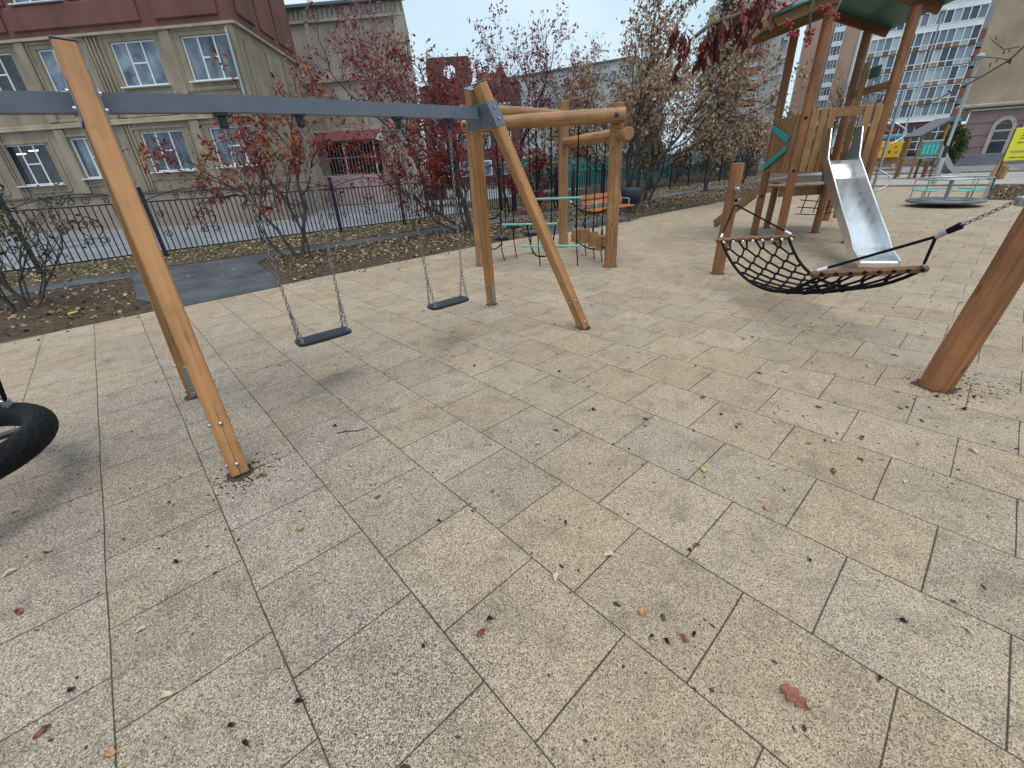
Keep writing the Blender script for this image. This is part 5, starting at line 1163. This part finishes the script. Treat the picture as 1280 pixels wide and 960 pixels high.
# shrub at the left edge
tree('leafy_shrub', 'twiggy shrub with a few olive leaves at the left edge of the soil bed', 'shrub', (-1.45, 10.5, 0),
     [((-.35, .3, 1), 1.5, .022, (-.1, .1)), ((.1, -.05, 1), 1.6, .024, (.05, -.05)), ((.5, -.3, 1), 1.4, .018, (.15, -.1)), ((-.1, .1, 1), 1.6, .022, (0, .05)), ((.25, -.2, 1), 1.5, .018, (.1, 0)), ((-.6, .5, 1), 1.3, .018, (-.15, .1)), ((.2, .2, 1), 1.5, .018, (.1, .2)), ((.75, -.2, 1), 1.2, .014, (.2, .0)), ((-.2, -.4, 1), 1.3, .016, (-.05, -.1))], 2, 95,
     (L_GREEN, (3, 4, 2), .075, .7, .05, .55, .1), up=.04, ang=.65, shrink=.55)

# ------------------------------------------------------------------ rowan branch hanging into the top of the view
L_NEAR = [leafmat('near_leaf_maroon', (.085, .012, .014, 1), .3), leafmat('near_leaf_brown', (.11, .045, .030, 1), .3), leafmat('near_leaf_crimson', (.16, .015, .020, 1), .3), leafmat('near_leaf_tan', (.28, .18, .11, 1), .3)]
ob_ = thing('rowan_branch', 'near rowan branch with drooping maroon leaves and red berry bunches at the top', 'branch', (2.4, .95, 2.15)); o = ob_.location
rng = np.random.default_rng(5)
tw_ = [[(2.98, .80, 2.52), (2.806, .859, 2.414), (2.584, .921, 2.285), (2.374, .973, 2.185), (2.243, 1.022, 2.146), (2.135, 1.05, 2.118), (2.047, 1.061, 2.07)],
       [(2.584, .921, 2.285), (2.461, .963, 2.222), (2.391, .958, 2.131), (2.371, .976, 2.091)], [(2.806, .859, 2.414), (2.741, .85, 2.32), (2.597, .91, 2.217), (2.471, .954, 2.162)],
       [(2.98, .80, 2.52), (2.887, .788, 2.301), (2.81, .788, 2.192), (2.775, .82, 2.165)], [(2.741, .85, 2.32), (2.66, .85, 2.2), (2.679, .837, 2.10)]]
mb = MB(o)
for i, P in enumerate(tw_): mb.tube([Vector(p) for p in P], [(.011 if i == 0 else .0045) * (1 - .5 * k / len(P)) + .0012 for k in range(len(P))], 6)
mb.build('twigs', BARK, ob_)
P = []; D = []; rac = MB(o)
for p in [(2.269, .999, 2.189), (2.173, 1.017, 2.154), (2.128, 1.057, 2.118), (2.041, 1.066, 2.078), (2.065, 1.112, 2.122), (2.16, 1.029, 2.09), (2.331, 1.011, 2.224), (2.039, 1.135, 2.136), (2.30, .98, 2.20), (2.22, 1.04, 2.17), (2.10, 1.03, 2.10), (2.36, .98, 2.23), (2.40, .97, 2.25), (2.34, 1.0, 2.25), (2.44, .95, 2.25), (2.28, 1.01, 2.22), (2.15, 1.06, 2.13), (2.20, 1.03, 2.15), (2.38, .95, 2.24)]:
    for rep in range(1):
        a = rng.uniform(0, 6.28); d = np.array([math.cos(a) * .55, math.sin(a) * .55, -.75]); L = rng.uniform(.09, .14); q = np.array(p); R0 = [q]
        for k in range(6): d = d + np.array([0, 0, -.12]); d /= np.linalg.norm(d); q = q + d * L / 6; R0.append(q)
        rac.tube([Vector(v) for v in R0], .0013, 4)
        u = np.cross(d, [0, 0, 1.0]); u /= np.linalg.norm(u) + 1e-9
        for k in range(1, 7):
            for sg in (-1, 1): P.append(R0[k]); D.append(u * sg * .6 + d * .5 + np.array([0, 0, -.75]) + rng.normal(size=3) * .25)
        P.append(R0[-1]); D.append(d)
leaf_mesh('leaflets', P, D, .052, L_NEAR, (5, 3.5, 2.5, 1), ob_, rng, .34, off=o, fold=.5)
rac.build('leaf_stalks', BARKD, ob_)
for c in [(2.361, .984, 2.119), (2.372, .975, 2.082), (2.342, 1.001, 2.174), (2.465, .959, 2.195), (2.504, .925, 2.198), (2.597, .91, 2.147), (2.617, .892, 2.111), (2.679, .838, 2.108), (2.679, .837, 2.079), (2.766, .827, 2.203), (2.808, .79, 2.177), (2.373, .974, 2.191)]:
    mb = MB(o)
    for k in range(11): b_ = np.array(c) + rng.normal(size=3) * (.012, .012, .009); mb.ball(b_, .0062, 7, 5)
    bb = mb.build('berry_bunch', BERRY, ob_, kind='stuff')
rb2 = thing('bare_branch', 'thin bare branch reaching in from the right edge in front of the corner house', 'branch', (5.6, .4, 2.2)); o = rb2.location
mb = MB(o); Q = [[(5.918, .114, 2.452), (5.756, .257, 2.277), (5.702, .305, 2.195), (5.562, .428, 2.089), (5.422, .552, 2.003), (5.256, .698, 1.904)], [(5.702, .305, 2.195), (5.589, .404, 2.217), (5.45, .527, 2.235)], [(5.732, .279, 2.278), (5.643, .357, 2.264), (5.549, .44, 2.329)], [(5.562, .428, 2.089), (5.50, .5, 2.10), (5.42, .55, 2.06)]]
for i, P in enumerate(Q): mb.tube([Vector(p) for p in P], [(.010 if i == 0 else .004) * (1 - .75 * k / len(P)) for k in range(len(P))], 6)
mb.build('twig', BARKD, rb2)
P = []; D = []
for p in Q[1][1:] + Q[2][1:] + [Q[0][4], Q[0][2]]:
    for k in range(3): P.append(np.array(p) + rng.normal(size=3) * .015); D.append(rng.normal(size=3) * .6 + np.array([0, 0, -.6]))
leaf_mesh('dead_leaves', P, D, .04, L_NEAR, (5, 3, 2, 0), rb2, rng, .4, off=o)

# ------------------------------------------------------------------ litter on the ground
def litter(name, label, n, xr, yr, size, mats, w_, seed, keep=None, z=.006, tilt=.35):
    rng = np.random.default_rng(seed); P = np.stack([rng.uniform(*xr, n), rng.uniform(*yr, n), np.full(n, z)], 1)
    if keep is not None: P = P[keep(P, rng)]
    a = rng.uniform(0, 6.28, len(P)); D = np.stack([np.cos(a), np.sin(a), rng.uniform(.0, tilt, len(P))], 1)
    o_ = leaf_mesh(name, P, D, size, mats, w_, None, rng, .62, kind='stuff', fold=.3); o_['label'] = label; o_['category'] = 'fallen leaves'; return o_
L_LIT = [leafmat('litter_tan', (.33, .235, .14, 1), 0), leafmat('litter_brown', (.18, .105, .06, 1), 0), leafmat('litter_dark', (.07, .045, .03, 1), 0), leafmat('litter_pale', (.48, .42, .32, 1), 0), leafmat('litter_yellow', (.42, .33, .08, 1), 0)]
def bed_keep(P, rng):
    x, y = P[:, 0], P[:, 1]
    off_path = ~((x > .0) & (x < 2.25 + (y - 8.2) * .12) & (y < 12.3))
    dens = np.where(x < 0, .42, np.where(y < 9.3, .25, 1.0)) * np.clip(1.25 - x / 60, .2, 1) * (.45 + .55 * (np.sin(x * 1.7 + y * 2.3) * np.cos(y * 1.3 - x * .8) * .5 + .5))
    return off_path & (rng.uniform(size=len(P)) < dens)
litter('leaf_litter', 'brown and tan leaf litter covering the soil bed between paving and path', 21000, (-9, 34), (8.5, 12.0), .075, L_LIT, (5, 4, 3, 1.6, .25), 201, bed_keep, z=.002)
litter('leaf_litter', 'pale leaf litter scattered on the grass verge under the iron fence', 12000, (-9, 40), (13.0, 16.3), .07, L_LIT, (5, 3, 1, 3, .5), 202, None, z=.006)
litter('leaf_litter', 'a few leaves blown onto the asphalt path and branch path', 420, (-6, 24), (8.6, 12.9), .05, L_LIT, (4, 3, 2, 3, .2), 203, lambda P, r: ((P[:, 1] > 12.0) & (P[:, 1] < 12.75)) | ((P[:, 0] > .2) & (P[:, 0] < 2.1)), z=.014)
litter('leaf_litter', 'leaves spilled from the soil bed onto the edge of the paving', 900, (-6, 22), (7.3, 8.6), .055, L_LIT, (4, 4, 3, 2, .2), 205, lambda P, r: (r.uniform(size=len(P)) < ((P[:, 1] - 7.2) / 1.3) ** 2.2) & ~((P[:, 0] > .2) & (P[:, 0] < 2.1)), z=.006)
litter('leaf_litter', 'dark leaf litter lying in the corner soil bed by the roundabout', 900, (21, 28), (-3, .4), .08, L_LIT, (2, 4, 4, 1, 0), 204, None, z=.012)
# grass blades on the verge
def blades(name, label, n, xr, yr, z, seed, h=.07):
    rng = np.random.default_rng(seed); P = np.stack([rng.uniform(*xr, n), rng.uniform(*yr, n), np.full(n, z)], 1)
    P = P[(np.sin(P[:, 0] * 1.1) * np.cos(P[:, 1] * 1.9 + P[:, 0] * .6) + rng.normal(size=n) * .4) > -.35]
    D = rng.normal(size=(len(P), 3)) * (.35, .35, .1) + np.array([0, 0, 1]); o_ = leaf_mesh(name, P, D, h, [leafmat('grass_green', (.055, .085, .022, 1), .2), leafmat('grass_dry', (.17, .15, .07, 1), .2)], (3, 1.3), None, rng, .10, kind='stuff')
    o_['label'] = label; o_['category'] = 'grass'
blades('grass', 'thin worn grass on the verge under the iron fence', 3500, (-8, 26), (13.1, 16.4), -.004, 301)
blades('grass', 'short lawn beyond the iron fence in front of the teal fence', 12000, (14, 60), (16.7, 22.4), .006, 302, .12)
# crumbs and specks of dirt on the tiles, thicker round the posts
def crumbs(name, label, n, seed, centres=None):
    rng = np.random.default_rng(seed); mb = MB()
    for i in range(n):
        if centres: c = centres[rng.integers(len(centres))]; x, y = c[0] + rng.normal() * c[2], c[1] + rng.normal() * c[2]
        else: x = -2.5 + 9.5 * rng.uniform() ** 1.2; y = rng.uniform(-1.5, 5)
        if not centres and math.sin(x * 2.1 + 1) * math.cos(y * 2.7) + rng.normal() * .5 < -.1: continue
        
        r = min(.012, abs(rng.normal()) * .0035 + .0018); a = rng.uniform(0, 3.14); e = rng.uniform(1, 2.4)
        V = [(x + r * e * math.cos(t) * math.cos(a) - r * math.sin(t) * math.sin(a), y + r * e * math.cos(t) * math.sin(a) + r * math.sin(t) * math.cos(a), .0015) for t in [k * 1.2566 for k in range(5)]] + [(x, y, .0015 + r * .8)]
        mb.add(V, [(k, (k + 1) % 5, 5) for k in range(5)], True)
    o_ = mb.build(name, mat('dark_crumb', (.022, .016, .013, 1), .9, c2=(.075, .05, .035, 1), scale=30), kind='stuff'); o_['label'] = label; o_['category'] = 'dirt'
crumbs('dirt_crumbs', 'fine dark crumbs of soil and seed scattered over the rubber tiles', 3200, 401)
crumbs('dirt_crumbs', 'dark crumbs gathered round the swing legs and the leaning log post', 560, 402, [(.10, 2.70, .07), (.16, 2.72, .09), (4.25, -.12, .10), (4.1, -.15, .16), (4.45, -.3, .14), (3.57, 2.75, .06), (.10, 2.76, .10), (4.2, -.07, .13)])
# single leaves on the tiles
def leaf_shape(L, wd, curl, lobes=0, seed=0):
    rng = random.Random(seed); n, m = (36 if lobes else 14), 4; V = []; F = []
    for i in range(n + 1):
        t = i / n; wv = wd * .5 * (math.sin(math.pi * t ** .8) ** .8 if 0 < t < 1 else .02)
        if lobes: wv *= .40 + .60 * abs(math.sin(math.pi * lobes * t + .5)) ** .7 
        for j in range(-m, m + 1):
            s = j / m; V.append((t * L - L / 2, s * wv + .05 * L * math.sin(t * 3), .003 + curl * L * (.55 * s * s * (wv / (wd * .5 + 1e-6)) + .35 * (t - .5) ** 2 * 2) + .004 * math.sin(7 * t + s * 3 + seed)))
    k = 2 * m + 1
    for i in range(n):
        for j in range(k - 1): F.append((i * k + j, (i + 1) * k + j, (i + 1) * k + j + 1, i * k + j + 1))
    mb = MB().add(V, F, True)
    mb.tube([(L / 2 * .96, .02 * L, .004), (L * .62, .05 * L, .005), (L * .85, .02 * L, .003)], .0011 if L < .1 else .0016, 4)
    return mb
PALE = mat('pale_dry_leaf', (.50, .42, .31, 1), .7, c2=(.66, .58, .46, 1), scale=30); RUSTL = mat('rust_leaf', (.17, .050, .032, 1), .6, c2=(.27, .085, .05, 1), scale=25)
DKL = mat('dark_shrivelled_leaf', (.018, .012, .011, 1), .6, c2=(.05, .03, .022, 1), scale=25); GRL = mat('yellow_green_leaf', (.33, .38, .15, 1), .6, c2=(.55, .57, .36, 1), scale=18); ORL = mat('orange_tan_leaf', (.40, .19, .09, 1), .65, c2=(.50, .29, .17, 1), scale=25)
rl = random.Random(8)
protos = {}
def drop(kind, x, y, label, group=None, sc=None, rot=None):
    m_, L, wd, cu, lo = {'pale': (PALE, .044, .019, .4, 0), 'rust': (RUSTL, .045, .020, .35, 0), 'dark': (DKL, .027, .013, .7, 0), 'green': (GRL, .055, .026, .45, 0), 'orange': (ORL, .036, .022, .45, 0), 'big': (RUSTL, .105, .078, .16, 3.2)}[kind]
    v = rl.randrange(3) if group else 9
    if (kind, v) in protos: o_ = protos[(kind, v)].copy(); COL.objects.link(o_)
    else: o_ = leaf_shape(L, wd, cu, lo, rl.randrange(99)).build('fallen_leaf', m_); protos[(kind, v)] = o_
    o_.location = (x, y, .002); o_.rotation_euler = (rl.uniform(-.1, .1), rl.uniform(-.1, .1), rl.uniform(0, 6.28) if rot is None else rot); q = sc or rl.uniform(.75, 1.25); o_.scale = (q, q, q)
    tag(o_, label, 'leaf', group)
drop('big', 1.15, -.03, 'large lobed rust red leaf with a long stalk, biggest on the tiles', rot=-1.75)
drop('green', 2.09, .71, 'crumpled yellow green leaf on the tiles in the middle, larger of two halves', rot=.3); drop('green', 2.12, .80, 'narrow pale green leaf end touching the crumpled yellow green leaf', sc=.7, rot=-.6)
drop('green', 1.61, 1.61, 'yellowish leaf on a grey tile in front of the far swing'); drop('green', 3.76, .81, 'yellow green leaf curled on the tiles below the slide end'); drop('orange', -.57, 1.42, 'orange tan leaf at the lower left corner of the view')
G1, G2, G3, G4 = 'small pale dry leaves on the tiles', 'small dark shrivelled leaves on the tiles', 'small rust coloured leaves on the tiles', 'small tan leaflets on the tiles'
for x, y in ((1.2, .75), (.94, .84), (1.73 + .12, -.4), (-.41, 1.5), (-.91, 2.73), (2.89, .27), (2.72, -.1), (3.31, -.33), (.14, 4.84), (4.55, .54), (.75, 1.9), (1.9, 3.9), (2.4, .45), (5.4, .9), (3.1, 1.8), (4.9, 2.6), (.3, 2.45), (2.9, .6), (6.0, 1.6), (3.0, 5.2), (1.0, 5.6), (-.46, 1.89), (4.3, .35), (5.2, 4.6)): drop('pale', x, y, 'small pale dry leaf lying on the rubber tiles', G1)
for x, y in ((1.0, .41), (1.12, .30), (1.02, .36), (.76, 1.5), (1.21, 1.02), (-.26, 1.23), (-.24, 1.14), (-.07, 1.14), (1.42, -.21), (1.73, -.23), (2.53, 2.22), (-.67, 1.78), (1.48, .5), (2.2, 1.6), (3.89, -.25), (4.0, -.1), (4.15, -.28), (1.8, .1), (.6, .9), (.35, 1.0), (3.4, 1.4), (2.1, 2.9), (.75, 2.85), (2.75, .9), (-.3, 2.2)): drop('dark', x, y, 'small dark shrivelled leaf on the rubber tiles', G2)
for x, y in ((1.53, .49), (1.08, .32), (-.74, 1.67), (2.79, .11), (2.56, .19), (3.3, .45), (4.7, .24), (2.9, 1.1), (.54, .88), (-.85, 2.39), (3.6, .95), (2.35, 1.25), (4.4, 1.3), (.2, 2.62), (3.05, .15)): drop('rust', x, y, 'small rust coloured leaf on the rubber tiles', G3)
for x, y in ((2.72, .76), (1.06, .49), (-.78, 2.78), (2.52, 1.94), (.21, 1.98), (1.31, .42), (3.2, -.1), (4.1, .7), (2.0, .35), (5.0, 1.1)): drop('orange', x, y, 'small tan leaflet on the rubber tiles', G4)
tgg = MB().tube([(.0, 0, .006), (.06, .02, .008), (.14, .015, .006), (.21, .05, .01)], [.003, .0035, .003, .002], 6).build('fallen_twig', BARKD); tgg.location = (.72, 2.74, 0); tgg.rotation_euler = (0, 0, -.7); tag(tgg, 'thin dark fallen twig on the tiles in front of the nearer swing', 'twig')
ylit = MB().tube([(-.09, 0, .03), (.05, 0, .035), (.06, 0, .035), (.09, 0, .03)], [.03, .03, .013, .013], 10).build('plastic_bottle', mat('yellow_plastic', (.62, .56, .03, 1), .35)); ylit.scale = (.7, .5, .5); ylit.location = (-.78, 9.1, .01); ylit.rotation_euler = (0, 0, .4); tag(ylit, 'small yellow plastic scrap lying on the dark soil bed at the left', 'litter')

def soil_ring(x, y, r, parent, sq=False):
    rng_ = random.Random(int(x * 100) + int(y * 10)); n_ = 26; V = [(x, y, .004)]
    for k in range(n_): q = r * (1.18 + rng_.uniform(-.10, .22)); a_ = 2 * math.pi * k / n_; V.append((x + q * math.cos(a_), y + q * math.sin(a_), .003))
    MB(parent.location).add(V, [(0, k + 1, (k + 1) % n_ + 1) for k in range(n_)]).build('soil_gap', MATS['dark_crumb'], parent)
for (x, y) in ((.10, 2.76), (.08, 4.30), (3.57, 2.77), (3.54, 4.34)): soil_ring(x, y, .062, sw)
for p in (P3, LR, LL): soil_ring(p[0], p[1], .104, cf)
soil_ring(HA.x, HA.y, .088, hp); soil_ring(HB.x, HB.y, .10, hq)
for p in (T1, T2, T3, T4, L1): soil_ring(p.x, p.y, .088, tw)
